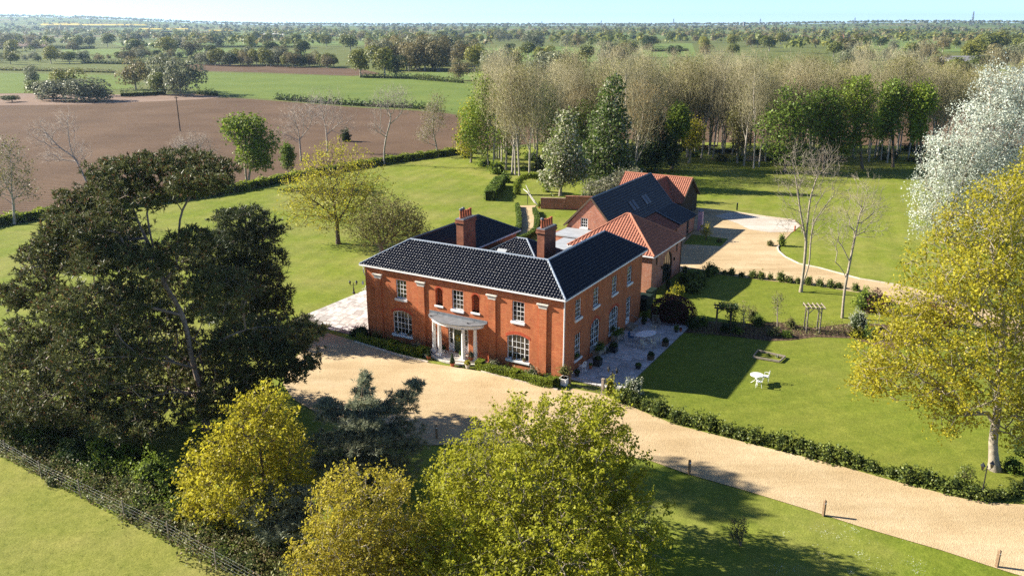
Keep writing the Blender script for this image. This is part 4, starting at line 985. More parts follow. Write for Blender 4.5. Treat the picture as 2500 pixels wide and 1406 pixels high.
# ------------------------------------------------------------------ trees of the garden
LAURELS = [bush_mesh('bush', (.62, .6, .62), 520, .13, 'lf_laurel', 40 + k, .3, 2.5, .5) for k in range(4)]
pxtree('black_pine', 'huge dark spreading pine filling the left of the picture', 'tree', (505, 1045),
  [(300, 425, 95, 34, 0), (420, 402, 105, 32, 1), (520, 420, 70, 34, 0), (335, 475, 105, 36, -1), (215, 490, 75, 34, 1), (180, 525, 55, 26, 0), (480, 445, 75, 30, -2),
   (150, 625, 105, 45, 2), (300, 650, 120, 45, -3), (430, 635, 90, 45, 3), (80, 710, 75, 48, -1), (230, 745, 130, 55, -4), (400, 745, 130, 60, 4), (540, 720, 90, 60, -2), (90, 830, 100, 55, 1), (270, 860, 150, 65, -3),
   (450, 880, 140, 75, 4), (610, 850, 110, 75, 1), (705, 885, 70, 48, 1), (170, 960, 150, 55, -2), (350, 1000, 150, 60, -2.5), (110, 1030, 100, 40, -1), (560, 960, 110, 50, 0), (740, 805, 48, 36, 3), (60, 930, 90, 60, 2), (30, 1000, 70, 50, -2), (240, 545, 85, 30, -2), (200, 585, 110, 36, 2), (310, 560, 50, 26, 3), (150, 560, 50, 28, -2), (270, 610, 90, 34, 0), (460, 590, 60, 30, -1)],
  [[(492, 960), (470, 880), (445, 770), (400, 690), (378, 625), (345, 560, 0), (318, 490, 0)], [(400, 690), (430, 640), (437, 560), (445, 515), (480, 455)], [(378, 625), (362, 545), (362, 500), (400, 430)], [(470, 880), (540, 830), (620, 800), (700, 800, 2)],
   [(480, 900), (400, 880, -3), (300, 870, -5), (200, 880, -5)], [(445, 770), (330, 740, -2), (200, 700, -1)], [(492, 960), (400, 960, -4), (280, 1000, -6)]],
  N=4800, seed=11, vp=.62, bark='bark_pine', leaf='lf_pine', bf=.22, rt=.012, pw=2.5, size=.27, sig=.25, inner=2.8, split=.028, tuft=dict(n=5, m=2.5, k=10, w=.076, up=.7, flat=.45, spread=1.0), flare=1.3)
pxtree('cedar_tree', 'dark layered cedar close behind the huge pine on its right', 'tree', (615, 812),
  [(585, 530, 70, 22), (640, 560, 55, 24), (585, 590, 95, 30), (640, 630, 62, 30), (590, 680, 105, 34), (650, 720, 60, 32), (600, 760, 110, 34), (540, 620, 70, 60)],
  [[(612, 700), (605, 600), (595, 520)]], N=2000, seed=12, bark='bark_pine', leaf='lf_cedar', bf=.25, size=.36, sig=.24, inner=3, tuft=dict(n=3, m=1.8, k=8, w=.07, up=.25, flat=.35, spread=.8))
CE = [(890, 918, 9, 16)] + [(888 - k * 1.5, 935 + k * 24, 16 + k * 10.5, 8, (.6 if k % 2 else -.6)) for k in range(11)] + [(1015, 938, 22, 9, 1.5), (985, 965, 40, 9, 1.5), (960, 995, 60, 9, 1.2), (800, 985, 30, 8, 1.2), (815, 1010, 48, 9, 1.0), (965, 1050, 85, 10, .5), (800, 1075, 60, 10, .5), (990, 1090, 60, 10, 0), (780, 1130, 60, 11, -.5), (960, 1140, 75, 11, -.5)]
pxtree('blue_cedar', 'young blue-green cedar with drooping sprays at the edge of the forecourt', 'tree', (870, 1195), CE,
  [[(872, 1100), (880, 1000), (890, 902)], [(876, 1060), (940, 1005, 1), (1032, 925, 1.5)], [(874, 1080), (830, 1030, .8), (790, 980, 1.2)]], N=2500, seed=13, vp=.5, bark='bark', leaf='lf_blue', bf=.2, rt=.008, size=.22, sig=.1, inner=1.7, split=.02, tuft=dict(n=3, m=2.0, k=8, w=.04, up=.08, flat=.35, spread=.7))
pxtree('blue_cedar', 'lower blue-green cedar boughs between the yellow maple and the bronze-leaved tree', 'tree', (700, 1320),
  [(690, 1215, 70, 26), (640, 1250, 60, 24, -.5), (740, 1250, 50, 26), (700, 1280, 70, 24, -1)], [[(700, 1260), (700, 1200)]], N=700, seed=14, bark='bark', leaf='lf_blue', bf=.2, rt=.009, size=.26, sig=.16, inner=2.6, split=.02, tuft=dict(n=3, m=1.8, k=8, w=.042, up=.1, flat=.3, spread=.7))
pxtree('field_maple', 'bright yellow-leaved maple in front of the huge pine', 'tree', (640, 1275),
  [(640, 1040, 85, 50), (555, 1105, 80, 60, -.5), (690, 1100, 65, 70, .5), (500, 1180, 60, 40), (610, 1190, 130, 60, -1), (540, 1245, 80, 35, 0), (700, 1180, 60, 60), (655, 985, 40, 26), (590, 1000, 30, 26), (465, 1150, 28, 18), (490, 1235, 45, 22), (610, 1285, 80, 24)],
  [[(645, 1210), (640, 1140), (630, 1060)], [(645, 1210), (700, 1140), (720, 1080)], [(645, 1210), (570, 1150), (530, 1110)]], N=1500, seed=15, vp=.6, leaf='lf_gold', tw=1, twl=.5, nl=6, sig=.13, size=.16, inner=2.6, node_leaf=.25)
pxtree('oak_tree', 'large round tree in fresh yellow-green leaf at the bottom centre', 'tree', (1335, 1335),
  [(1330, 1120, 215, 130), (1300, 1230, 280, 150, -1), (1150, 1180, 110, 110), (1480, 1170, 110, 110, .5), (1400, 1060, 110, 80, 1), (1240, 1060, 70, 70), (1470, 1060, 70, 90), (1110, 1290, 110, 90, -2), (1530, 1280, 100, 90, -2), (1320, 1330, 280, 80, -3.5), (1310, 1400, 300, 70, -5), (1090, 1350, 110, 80, -4), (1550, 1350, 90, 70, -4), (1255, 1005, 22, 45), (1395, 1000, 25, 45), (1470, 1000, 40, 45)],
  [[(1338, 1300), (1345, 1260), (1350, 1200), (1360, 1130)], [(1345, 1265), (1430, 1220, .5), (1480, 1150, .5), (1520, 1080)], [(1345, 1265), (1260, 1230, -.5), (1200, 1170, -.5), (1180, 1110)], [(1340, 1290), (1450, 1290, -2), (1530, 1300, -3)], [(1340, 1290), (1220, 1290, -2), (1120, 1300, -3)], [(1340, 1295), (1330, 1330, -3), (1320, 1390, -4.5)]],
  N=3500, seed=16, vp=.7, bark='bark_pale', leaf='lf_oak', tw=1, twl=.45, twr=.007, nl=10, sig=.12, size=.145, inner=2.6, node_leaf=.2, rt=.010)
pxtree('bronze_tree', 'rounded tree with bronze-yellow young leaves at the bottom left of centre', 'tree', (900, 1440),
  [(880, 1260, 140, 110), (820, 1350, 110, 90, -.5), (960, 1330, 100, 110, -.5), (900, 1400, 180, 80, -1), (1000, 1380, 90, 90, -.5), (820, 1430, 110, 60, -1), (960, 1190, 45, 50), (850, 1200, 60, 50)],
  [[(895, 1390), (882, 1330), (880, 1250)], [(890, 1370), (950, 1320), (970, 1240)], [(890, 1370), (820, 1340), (800, 1290)]], N=2000, seed=17, bark='bark_pale', leaf='lf_bronze', tw=1, twl=.4, twr=.006, nl=7, sig=.1, size=.125, inner=2.6, node_leaf=.25, rt=.009)
pxtree('oak_tree', 'broad golden-yellow oak on the lawn at the right edge', 'tree', (2428, 1145),
  [(2400, 560, 110, 80, 2), (2360, 660, 150, 70, 1), (2270, 740, 110, 55), (2460, 760, 120, 110), (2200, 800, 90, 45), (2330, 830, 150, 70, -1), (2160, 880, 80, 50, 0), (2240, 920, 110, 60, -1), (2390, 930, 110, 70, -2), (2520, 900, 110, 110), (2320, 1000, 80, 45, -1), (2500, 1020, 80, 60, -1), (2540, 650, 110, 100, 1), (2450, 470, 60, 40, 2), (2130, 930, 45, 35)],
  [[(2425, 1080), (2435, 1000), (2440, 900), (2450, 780), (2430, 660, 1), (2410, 560, 2)], [(2438, 950), (2380, 900, -1), (2290, 890, -1), (2180, 890)], [(2445, 830), (2360, 760), (2260, 740), (2200, 760)], [(2438, 950), (2500, 900), (2560, 860)], [(2445, 780), (2390, 700, 1), (2330, 660, 1)]],
  N=2600, seed=18, vp=.62, bark='bark_pale', leaf='lf_gold', tw=1, twl=.6, twr=.008, nl=8, sig=.16, size=.155, inner=2.4, node_leaf=.2, rt=.013, flare=1.7)
pxtree('white_poplar', 'tall silvery white-leaved poplar at the right edge', 'tree', (2305, 592),
  [(2430, 255, 60, 85, 1), (2400, 330, 95, 90), (2480, 300, 80, 130, 1), (2330, 400, 90, 80), (2420, 450, 110, 90), (2280, 470, 60, 70), (2260, 540, 40, 45), (2380, 520, 110, 70), (2500, 480, 80, 100), (2420, 185, 28, 28, 1), (2520, 225, 50, 60)],
  [[(2320, 540), (2345, 460), (2380, 370), (2410, 280), (2425, 190)], [(2345, 460), (2430, 400), (2480, 300), (2500, 200)], [(2320, 540), (2290, 480), (2260, 460)]],
  N=3200, seed=19, bark='bark_pale', leaf='lf_silver', tw=1, twl=.9, twr=.011, nl=6, sig=.26, size=.21, inner=2.6, node_leaf=.6, rt=.016, up=.5)
pxtree('oak_tree', 'small golden tree between the silvery poplar and the oak at the right edge', 'tree', (2470, 640), [(2490, 470, 45, 70), (2470, 540, 50, 50), (2505, 390, 25, 40)], [[(2472, 560), (2485, 450)]], N=500, seed=20, leaf='lf_gold', bark='bark_pale', tw=1, nl=3, sig=.25, size=.24)
# bare trees on the right lawn
pxtree('bare_tree', 'tall leafless twin-stemmed tree on the lawn by the back drive', 'tree', (1955, 712),
  [(1950, 470, 60, 70), (2000, 420, 60, 60), (1930, 420, 45, 60), (2030, 470, 55, 70), (1985, 540, 75, 45), (1925, 545, 45, 25), (1960, 380, 50, 35), (2020, 390, 45, 40)],
  [[(1964, 640), (1968, 590), (1972, 540), (1980, 480), (2000, 420)], [(1968, 590), (1955, 520), (1945, 450), (1935, 390)], [(1957, 700, .5), (1975, 645, .5), (1980, 585, .5), (1990, 540), (2025, 490)]],
  N=700, seed=21, bark='bark_pale', twig='bark_pale', tw=2, twl=.8, twr=.011, bf=.5, rt=.011, split=.03, inner=2.0, flare=1.35, pw=2.15)
pxtree('bare_tree', 'leafless single-stemmed tree with crooked low limb beside the timber arch', 'tree', (2056, 775),
  [(2100, 520, 65, 60), (2060, 560, 45, 45), (2140, 500, 40, 45), (2040, 590, 30, 25), (2110, 460, 45, 35), (2130, 560, 45, 30)],
  [[(2062, 710), (2075, 640), (2085, 590), (2100, 520)], [(2068, 680), (2050, 650), (2030, 635), (2015, 640)], [(2075, 640), (2055, 600), (2040, 580)]],
  N=480, seed=22, bark='bark_pale', twig='bark_pale', tw=2, twl=.7, twr=.010, bf=.5, rt=.010, split=.03, inner=2.0, flare=1.3, pw=2.15)
# left lawn
pxtree('oak_tree', 'spreading tree in thin yellow-green leaf on the left lawn', 'tree', (826, 594),
  [(790, 430, 75, 50), (860, 410, 60, 50), (750, 470, 70, 45), (830, 480, 110, 55), (900, 460, 55, 50), (720, 520, 45, 35), (800, 530, 90, 35), (820, 375, 50, 30), (880, 510, 60, 40)],
  [[(824, 565), (822, 535), (815, 490), (805, 430)], [(822, 545), (850, 500), (865, 450), (880, 410)], [(822, 535), (780, 500), (745, 480)]],
  N=1700, seed=23, leaf='lf_yellow', bark='bark', twig='bark', tw=1, twl=.8, twr=.012, nl=3, sig=.2, size=.2, inner=2.0, rt=.015, node_leaf=.4, up=.5)
pxtree('brown_tree', 'low olive-brown many-stemmed tree beside the yellow-green tree', 'tree', (932, 614),
  [(940, 520, 65, 45), (900, 560, 60, 40), (990, 540, 50, 40), (1020, 560, 30, 30), (960, 575, 70, 25)],
  [[(925, 570), (915, 520)], [(932, 600), (950, 560), (960, 510)], [(935, 600), (980, 560), (1010, 540)], [(930, 605), (895, 580), (880, 550)]], N=1500, seed=24, leaf='lf_olive', bark='bark_pale', twig='bark', tw=1, twl=.6, twr=.011, nl=3, sig=.2, size=.17, inner=2.2, rt=.014)
pxtree('sycamore_tree', 'leafy green twin-stemmed tree at the ploughed field edge', 'tree', (604, 458),
  [(600, 320, 50, 40), (640, 350, 38, 35), (570, 310, 30, 25), (620, 380, 45, 30), (640, 400, 25, 15)], [[(600, 420), (598, 370), (600, 320)], [(606, 450), (612, 410), (625, 360)]], N=800, seed=25, leaf='lf_bright', bark='bark_pale', nl=9, sig=.42, size=.42, inner=2.4, rt=.02)
pxtree('holly_tree', 'small grey-green columnar holly by the ploughed field', 'tree', (703, 424), [(702, 385, 17, 30), (700, 365, 13, 15)], [[(702, 400), (702, 370)]], N=260, seed=26, leaf='lf_green', bark='bark_grey', nl=12, sig=.25, size=.3)
BARE = [
 ('leafless tree left of a pair standing at the ploughed field edge', (735, 392), [(715, 300, 45, 45), (750, 270, 50, 40), (690, 330, 30, 20)], [[(732, 350), (728, 320), (715, 280)], [(732, 340), (755, 310), (765, 270)], [(732, 345), (700, 330), (680, 325)]], 31),
 ('leafless tree right of a pair standing at the ploughed field edge', (800, 372), [(790, 270, 45, 45), (830, 290, 45, 35), (800, 240, 50, 25), (850, 310, 25, 15)], [[(798, 340), (795, 310), (785, 270)], [(797, 330), (825, 305), (850, 290)]], 32),
 ('leafless tree with a bowed pale trunk at the ploughed field edge', (938, 402), [(960, 235, 55, 28), (930, 255, 40, 30), (985, 255, 30, 25), (915, 310, 25, 25)], [[(938, 370), (943, 335), (952, 300), (953, 280), (940, 250)], [(951, 305), (972, 285), (985, 265), (975, 240)], [(944, 330), (930, 318), (918, 305)]], 33),
 ('slender nearly leafless tree right of the bowed bare tree', (1070, 382), [(1060, 290, 35, 35), (1065, 255, 22, 25), (1040, 330, 25, 20)], [[(1064, 350), (1058, 320), (1056, 270)]], 34),
 ('leafless tree with olive twigs at the far left edge', (35, 546), [(30, 420, 45, 60), (60, 470, 35, 30), (10, 370, 40, 35), (0, 450, 30, 40)], [[(33, 500), (28, 460), (30, 400)], [(30, 480), (10, 440), (0, 420)]], 35),
 ('dead leaning tree behind the huge pine at left', (215, 452), [(110, 330, 40, 35), (165, 300, 30, 35), (190, 370, 35, 30), (130, 385, 40, 15)], [[(195, 410), (180, 385), (140, 355), (100, 310)], [(182, 390), (170, 350), (165, 300)]], 36),
 ('pale leafless tree showing just above the huge pine', (480, 440), [(470, 350, 50, 25), (440, 365, 30, 20), (510, 370, 30, 25)], [[(478, 400), (472, 350)]], 37)]
for lb_, bp, env, ln, sd in BARE:
    pxtree('bare_tree', lb_, 'tree', bp, env, ln, N=520, seed=sd, bark='bark_grey', twig='twig_grey', tw=2, twl=1.0, twr=.014, bf=.5, rt=.014, split=.04, inner=2.0, flare=1.3, pw=2.2, leaf=('lf_olive' if sd in (34, 35) else None), nl=1, sig=.3, size=.22)
# trees round the back of the outbuildings
pxtree('chestnut_tree', 'chestnut covered in cream flower candles beside the garden wall', 'tree', (1368, 478),
  [(1380, 330, 30, 45), (1375, 380, 48, 45), (1360, 430, 42, 30), (1400, 410, 40, 40), (1385, 290, 18, 22)], [[(1370, 440), (1375, 380), (1382, 300)]], N=900, seed=41, leaf='lf_candle', bark='bark_pale', nl=10, sig=.42, size=.38, inner=2.6, rt=.02)
pxtree('chestnut_tree', 'tall dense green chestnut with pale candles left of the black roof', 'tree', (1490, 455),
  [(1495, 250, 30, 50), (1490, 310, 50, 60), (1480, 380, 60, 50), (1510, 420, 60, 30), (1440, 400, 25, 35), (1500, 205, 16, 22)], [[(1490, 380), (1492, 300), (1498, 210)]], N=1300, seed=42, leaf='lf_chestnut', bark='bark', nl=10, sig=.45, size=.42, inner=2.8, rt=.02)
pxtree('yew_tree', 'dark evergreen behind the tall dense chestnut', 'tree', (1600, 418), [(1600, 350, 42, 45), (1590, 300, 35, 35), (1570, 385, 45, 28), (1640, 375, 22, 30)], [[(1600, 370), (1595, 310)]], N=900, seed=43, leaf='lf_dark', bark='bark', nl=10, sig=.5, size=.45, inner=2.8)
pxtree('leafy_tree', 'yellow-green leafy tree at the left end of the wood', 'tree', (1192, 408), [(1180, 230, 30, 45), (1160, 290, 40, 40), (1180, 340, 40, 40), (1140, 330, 25, 25), (1210, 280, 25, 40)], [[(1190, 360), (1185, 280), (1182, 220)]], N=900, seed=44, leaf='lf_bright', bark='bark_pale', nl=6, sig=.5, size=.4, inner=2.4)
for k, (bp, env) in enumerate([((1915, 420), [(1930, 260, 50, 50), (1900, 320, 55, 50), (1960, 320, 50, 55), (1930, 370, 60, 25)]), ((2010, 414), [(2010, 270, 45, 55), (2030, 330, 40, 40)]), ((2105, 412), [(2095, 235, 45, 45), (2100, 300, 50, 50), (2070, 350, 35, 30)]), ((2180, 408), [(2180, 240, 28, 45), (2165, 300, 30, 45)]), ((2245, 410), [(2250, 250, 35, 45), (2240, 310, 25, 40)]), ((1640, 412), [(1655, 300, 25, 40)])]):
    nm = ['broad dark-green leafy tree at the front of the wood, leftmost of the leafy group', 'second leafy green tree of the group at the front of the wood', 'bright-topped leafy tree in the middle of the group before the wood', 'narrow leafy tree right of the bright-topped one', 'slender green tree next to the silvery poplar', 'small light-green tree right of the dark evergreen'][k]
    c = env[0]; pxtree('leafy_tree', nm, 'tree', bp, env, [[((bp[0] + c[0]) / 2, (bp[1] + c[1]) / 2 + 20), (c[0], c[1])]], N=900, seed=50 + k, leaf=['lf_green', 'lf_green', 'lf_bright', 'lf_green', 'lf_bright', 'lf_bright'][k], bark='bark', nl=7, sig=.5, size=.42, inner=2.4, rt=.02)
for k, (bp, env, lf, nm) in enumerate([((1150, 396), [(1150, 300, 28, 50), (1135, 350, 25, 30)], 'lf_yellow', 'small light leafy tree at the corner between lawn and ploughed field'), ((1235, 415), [(1240, 250, 35, 60), (1225, 320, 35, 40), (1255, 340, 30, 40)], 'lf_bright', 'leafy tree among the tall bare stems at the left end of the wood'), ((1330, 405), [(1330, 260, 35, 55), (1345, 330, 35, 45)], 'lf_green', 'green tree behind the cream-flowered chestnut'), ((1420, 400), [(1425, 300, 35, 50), (1410, 350, 35, 35)], 'lf_green', 'green tree left of the tall dense chestnut'), ((1680, 398), [(1690, 330, 30, 35)], 'lf_yellow', 'thin yellow-green tree before the log pile'), ((1800, 398), [(1800, 300, 25, 45), (1810, 345, 25, 25)], 'lf_olive', 'olive-leaved slender tree at the front of the wood')]):
    c = env[0]; pxtree('leafy_tree', nm, 'tree', bp, env, [[((bp[0] + c[0]) / 2, (bp[1] + c[1]) / 2 + 20), (c[0], c[1])]], N=600, seed=80 + k, leaf=lf, bark='bark_pale', nl=5, sig=.5, size=.36, inner=2.2, rt=.018)
pxtree('apple_tree', 'spreading fruit tree in pale blossom behind the black roof', 'tree', (1500, 492),
  [(1470, 455, 45, 20), (1520, 440, 35, 22), (1450, 475, 30, 14), (1545, 425, 18, 12)], [[(1497, 470), (1480, 450)], [(1498, 475), (1525, 445)]], N=650, seed=60, leaf='lf_blossom', bark='bark_pale', nl=9, sig=.3, size=.26, inner=2.4)
pxtree('willow_tree', 'tiny weeping tree on the grass patch in the back yard', 'tree', (1724, 585), [(1724, 552, 13, 10), (1724, 563, 15, 10)], [[(1724, 568), (1723, 548)]], N=110, seed=61, leaf='lf_yellow', bark='bark', nl=6, sig=.12, size=.14, rt=.014, droop=.3)
for k, (bp, tp, lbl) in enumerate([((1898, 800), 722, 'thin young tree with few leaves in the flower bed'), ((1816, 800), 745, 'very thin sapling behind the flower bed')]):
    b = bp[0]; pxtree('young_tree', lbl, 'tree', bp, [(b, tp + 12, 14, 22), (b, tp + 35, 10, 20)], [[(b, (bp[1] + tp) / 2), (b, tp)]], N=70, seed=62 + k, leaf='lf_scrub', bark='bark_pale', tw=1, twl=.35, twr=.008, nl=2, sig=.12, size=.11, rt=.01, step=.3)
# lollipop shrubs and saplings on the near lawn
pxtree('young_shrub', 'small upright shrub with reddish tips alone on the near lawn', 'shrub', (1808, 1330), [(1790, 1285, 12, 28), (1812, 1290, 14, 30), (1800, 1305, 16, 20)], [[(1800, 1300), (1790, 1270)], [(1808, 1326), (1815, 1290), (1818, 1270)]], N=170, seed=64, leaf='lf_scrub', bark='bark', nl=7, sig=.06, size=.075, rt=.006, step=.2)
for k, (bp, r, lbl) in enumerate([((2360, 1192), 22, 'loose young shrub on the lawn just left of the far lamp post')]):
    pxtree('young_shrub', lbl, 'shrub', bp, [(bp[0], bp[1] - 30, r, 28)], [[(bp[0], bp[1] - 25), (bp[0] + 4, bp[1] - 50)]], N=160, seed=70 + k, leaf='lf_laurel', bark='bark', nl=6, sig=.08, size=.09, rt=.007, step=.2)

# ------------------------------------------------------------------ the leafless wood
def proto_wood(seed, H, R, fork, leafy=0, leaf='lf_olive'):
    rng = np.random.default_rng(seed); lean = rng.normal(size=2) * .6
    trunk = [(0, 0, 0), (lean[0] * .3, lean[1] * .3, H * .3), (lean[0], lean[1], H * .6), (lean[0] * 1.2, lean[1] * 1.2, H * .85)]
    lines = [trunk]
    for k in range(fork):
        a = rng.uniform(0, 6.28); z = H * rng.uniform(.12, .45); t = z / H
        p = np.array([lean[0] * t, lean[1] * t, z]); q = p + np.array([math.cos(a) * R * .35, math.sin(a) * R * .35, H * .22]); e = p + np.array([math.cos(a) * R * .55, math.sin(a) * R * .55, H * .5])
        lines.append([p, q, e])
    env = [((lean[0], lean[1], H * .69), (R, R, H * .28)), ((lean[0], lean[1], H * .5), (R * .7, R * .7, H * .22)), ((lean[0], lean[1], H * .86), (R * .6, R * .6, H * .13))]
    t = make_tree('bare_tree', 'x', 'tree', (0, 0, 0), env, lines, N=620, seed=seed, bark='bark_grey', twig='twig', tw=3, twl=1.3, twr=.011, bf=.75, rt=.0135, split=.05, inner=2.1, flare=1.25, pw=2.3, leaf=leaf if leafy else None, nl=leafy, sig=.35, size=.2, up=.7, step=1.0, node_leaf=.3)
    return t
WP = [proto_wood(100 + k, H, R, f, lf, 'lf_olive' if k % 3 else 'lf_brown') for k, (H, R, f, lf) in enumerate([(20.5, 4.6, 4, 0), (18, 4.2, 3, 1), (21, 3.6, 3, 0), (16, 4.6, 5, 1), (19, 5.2, 6, 1), (17.5, 3.2, 3, 0)])]
rw = random.Random(5); spots = []
FRONT = [(1205, 412), (1258, 428), (1268, 430), (1250, 424), (1292, 436), (1340, 402), (1400, 395), (1450, 390), (1530, 425), (1548, 432), (1560, 400), (1630, 385), (1665, 370), (1690, 372), (1712, 386), (1740, 388), (1768, 376), (1762, 390), (1795, 372), (1816, 405), (1840, 412), (1853, 408), (1868, 395), (1900, 388), (1985, 392), (2030, 385), (2085, 388), (2120, 395), (2135, 385), (2150, 392), (2165, 398), (2190, 380), (2215, 392), (2235, 380), (2270, 392), (1225, 395), (1310, 410), (1480, 405)]
for p in FRONT: spots.append((p[0], p[1], rw.uniform(.85, 1.08)))
while len(spots) < 152:
    px = rw.uniform(1190, 2480); py = rw.uniform(352, 385) if px > 1480 else rw.uniform(350, 398)
    spots.append((px, py, rw.uniform(.8, 1.05)))
for k, (px, py, sc) in enumerate(spots):
    t = WP[k] if k < len(WP) else dup(WP[k % len(WP) if k % 3 else rw.randrange(len(WP))])
    t.location = g(px, py, -.05); t.rotation_euler = (0, 0, rw.uniform(0, 6.28)); t.scale = (sc * rw.uniform(.9, 1.1), sc * rw.uniform(.9, 1.1), sc)
    front = k < len(FRONT)
    tag(t, 'tall leafless tree standing at the front edge of the wood' if front else 'leafless tree deep in the brown wood', 'tree', 'front row of the wood' if front else 'trees inside the wood')
# undergrowth of the wood
UG = [bush_mesh('bush', (1.5, 1.3, 1.3), 420, .34, m, 300 + k, .35, 2.2, .45) for k, m in enumerate(('lf_green', 'lf_scrub', 'lf_dark', 'lf_bright'))]
for k in range(46):
    px = rw.uniform(1140, 2300); py = rw.uniform(366, 396) if px > 1560 else rw.uniform(372, 430)
    o = put('undergrowth_bush', UG[k % 4], None, g(px, py, -.06), rw.uniform(0, 6.28)); s_ = rw.uniform(.6, 1.25); o.scale = (s_, s_, s_ * rw.uniform(.6, 1.0)); tag(o, 'low bush in the undergrowth beneath the wood', 'bush', 'undergrowth bushes of the wood')
for k, (px, py, m, sx, sz, lbl) in enumerate([(1215, 425, 3, 1.0, 1.4, 'pale green feathery shrub at the end of the dark clipped hedge'), (1235, 445, 0, .7, 1.0, 'olive shrub between the topiary arch and the clipped hedge'), (1140, 385, 3, .9, .9, 'light green bush at the corner of the lawn and ploughed field'), (1320, 415, 1, 1.0, 1.6, 'grey-green shrub behind the topiary arch'), (845, 345, 2, .9, 1.6, 'dark rounded evergreen bush behind the yellow-green tree'), (1430, 505, 2, .9, 1.0, 'dark shrub against the garden wall beside the brick gable'), (1388, 508, 1, .8, .7, 'rambling shrub climbing on the garden wall'), (1345, 440, 1, .9, 1.2, 'thin grey shrub left of the cream-flowered chestnut')]):
    o = put('shrub', UG[m], None, g(px, py, -.05), k * 1.1); o.scale = (sx, sx, sz); tag(o, lbl, 'shrub')
# log piles and garden oddments
def logpile(px, py, n, lbl, seed):
    rnd = random.Random(seed); root = thing('log_pile', lbl, 'log pile', g(px, py, -.05))
    for k in range(n):
        row = 0
        x = rnd.uniform(-1.6, 1.6); z = .2 + (k % 3) * .3; r = rnd.uniform(.14, .22); a = rnd.uniform(-.35, .35)
        MB().tube([(x - .9 * math.cos(a), -.9 * math.sin(a) + rnd.uniform(-.4, .4), z), (x + .9 * math.cos(a), .9 * math.sin(a), z + rnd.uniform(-.1, .1))], r, 8).build('log', M['log'], root)
logpile(1722, 366, 16, 'pile of cut logs under the trees at the edge of the wood', 1); logpile(1832, 394, 7, 'small heap of pale logs beside the front trunks', 2)
dm = UG[0].copy(); dm.materials[0] = M['tarp']; o = put('tarpaulin_heap', dm, None, g(1772, 372, -.05)); o.scale = (1.6, .8, .5); tag(o, 'black tarpaulin heap beside the log pile', 'heap')

# ------------------------------------------------------------------ hedges and shrubs
hd = put('field_hedge', hedge_mesh('field_hedge', [g(*p) for p in [(-120, 572), (0, 548), (140, 526), (330, 501), (540, 474), (700, 441), (940, 399), (1140, 372)]], 1.2, 1.1, 'lf_box', .28, 42, 1, .18)); tag(hd, 'long low green hedge between the left lawn and the ploughed field', 'hedge')
hd = put('clipped_hedge', hedge_mesh('clipped_hedge', [g(*p) for p in [(1196, 490), (1222, 452)]], 1.6, 1.5, 'lf_green', .2, 90, 2, .1)); tag(hd, 'short dark clipped hedge standing on the lawn before the wood', 'hedge')
for k, (pth, lbl) in enumerate([([(1263, 505), (1266, 530), (1267, 555), (1258, 578)], 'low curved hedge along the left of the garden path'), ([(1304, 516), (1311, 535), (1309, 560), (1294, 578), (1268, 590)], 'low curved hedge along the right of the garden path')]):
    tag(put('path_hedge', hedge_mesh('path_hedge', [g(*p) for p in pth], .55, .6, 'lf_green', .12, 170, 3 + k, .05)), lbl, 'hedge')
# topiary arch
mb = []; ta_, tb_ = g(1262, 474), g(1334, 468); w_ = (tb_ - ta_).length
P = []; rng = np.random.default_rng(9)
dirx = np.array((tb_ - ta_).normalized())
arch = smooth_line([(0, 0, 0), (.1, 0, 1.6), (1.0, 0, 2.5), (w_ / 2, 0, 2.75), (w_ - 1.0, 0, 2.3), (w_ - .1, 0, 1.5), (w_, 0, 0)], .2)
k = rng.integers(0, len(arch), 5200); d = rdir(rng, 5200); c = arch[k] + d * np.array([.75, .6, .6]) * rng.uniform(.55, 1, (5200, 1)); c[:, 2] = np.maximum(c[:, 2], .05)
V, F = leaf_quads(c, .17, rng, nrm=d * .6)
o = put('topiary_arch', nmesh('topiary_arch', V, [F], M['lf_box']), None, ta_, math.atan2(dirx[1], dirx[0])); tag(o, 'clipped green hedge shaped into a low arch over the garden path', 'topiary')
MB().tube([tuple(p) for p in arch[::3]], .28, 6).build('stem', M['hedge_core'], o)
# box hedges before the house, in its own frame
def hhedge(pts, lbl, w=.5, h=.55, seed=1):
    o = put('box_hedge', hedge_mesh('box_hedge', pts, w, h, 'lf_box', .085, 420, seed, .025), None, HA, TH); tag(o, lbl, 'hedge')
    return o
a = hhedge([(-.1, -.4), (.15, -1.35), (3.4, -1.4), (6.5, -1.35), (6.55, -.6)], 'clipped box hedge edging the flower bed left of the portico', seed=21)
b = hhedge([(11.75, -.55), (11.85, -1.3), (15, -1.45), (18.05, -1.5), (18.3, -.5)], 'clipped box hedge edging the flower bed right of the portico', seed=22)
CUBE = hedge_mesh('hedge_block', [(-.3, 0), (.3, 0)], .62, .72, 'lf_box', .085, 420, 23, .02)
for par, xs in ((a, ((3.6, -1.4), (6.45, -1.3))), (b, ((11.9, -1.25), (15.1, -1.45), (18.1, -1.45)))):
    for x, y in xs: put('hedge_block', CUBE, par, (x, y, 0))
def shrub_at(loc, r, lbl, leaf, n=420, size=.1, seed=1, name='shrub', cat='shrub', lump=.25, group=None, freq=2.5, shell=.55):
    return tag(put(name, bush_mesh(name, r, n, size, leaf, seed, lump, freq, shell), None, loc), lbl, cat, group)
k = 0
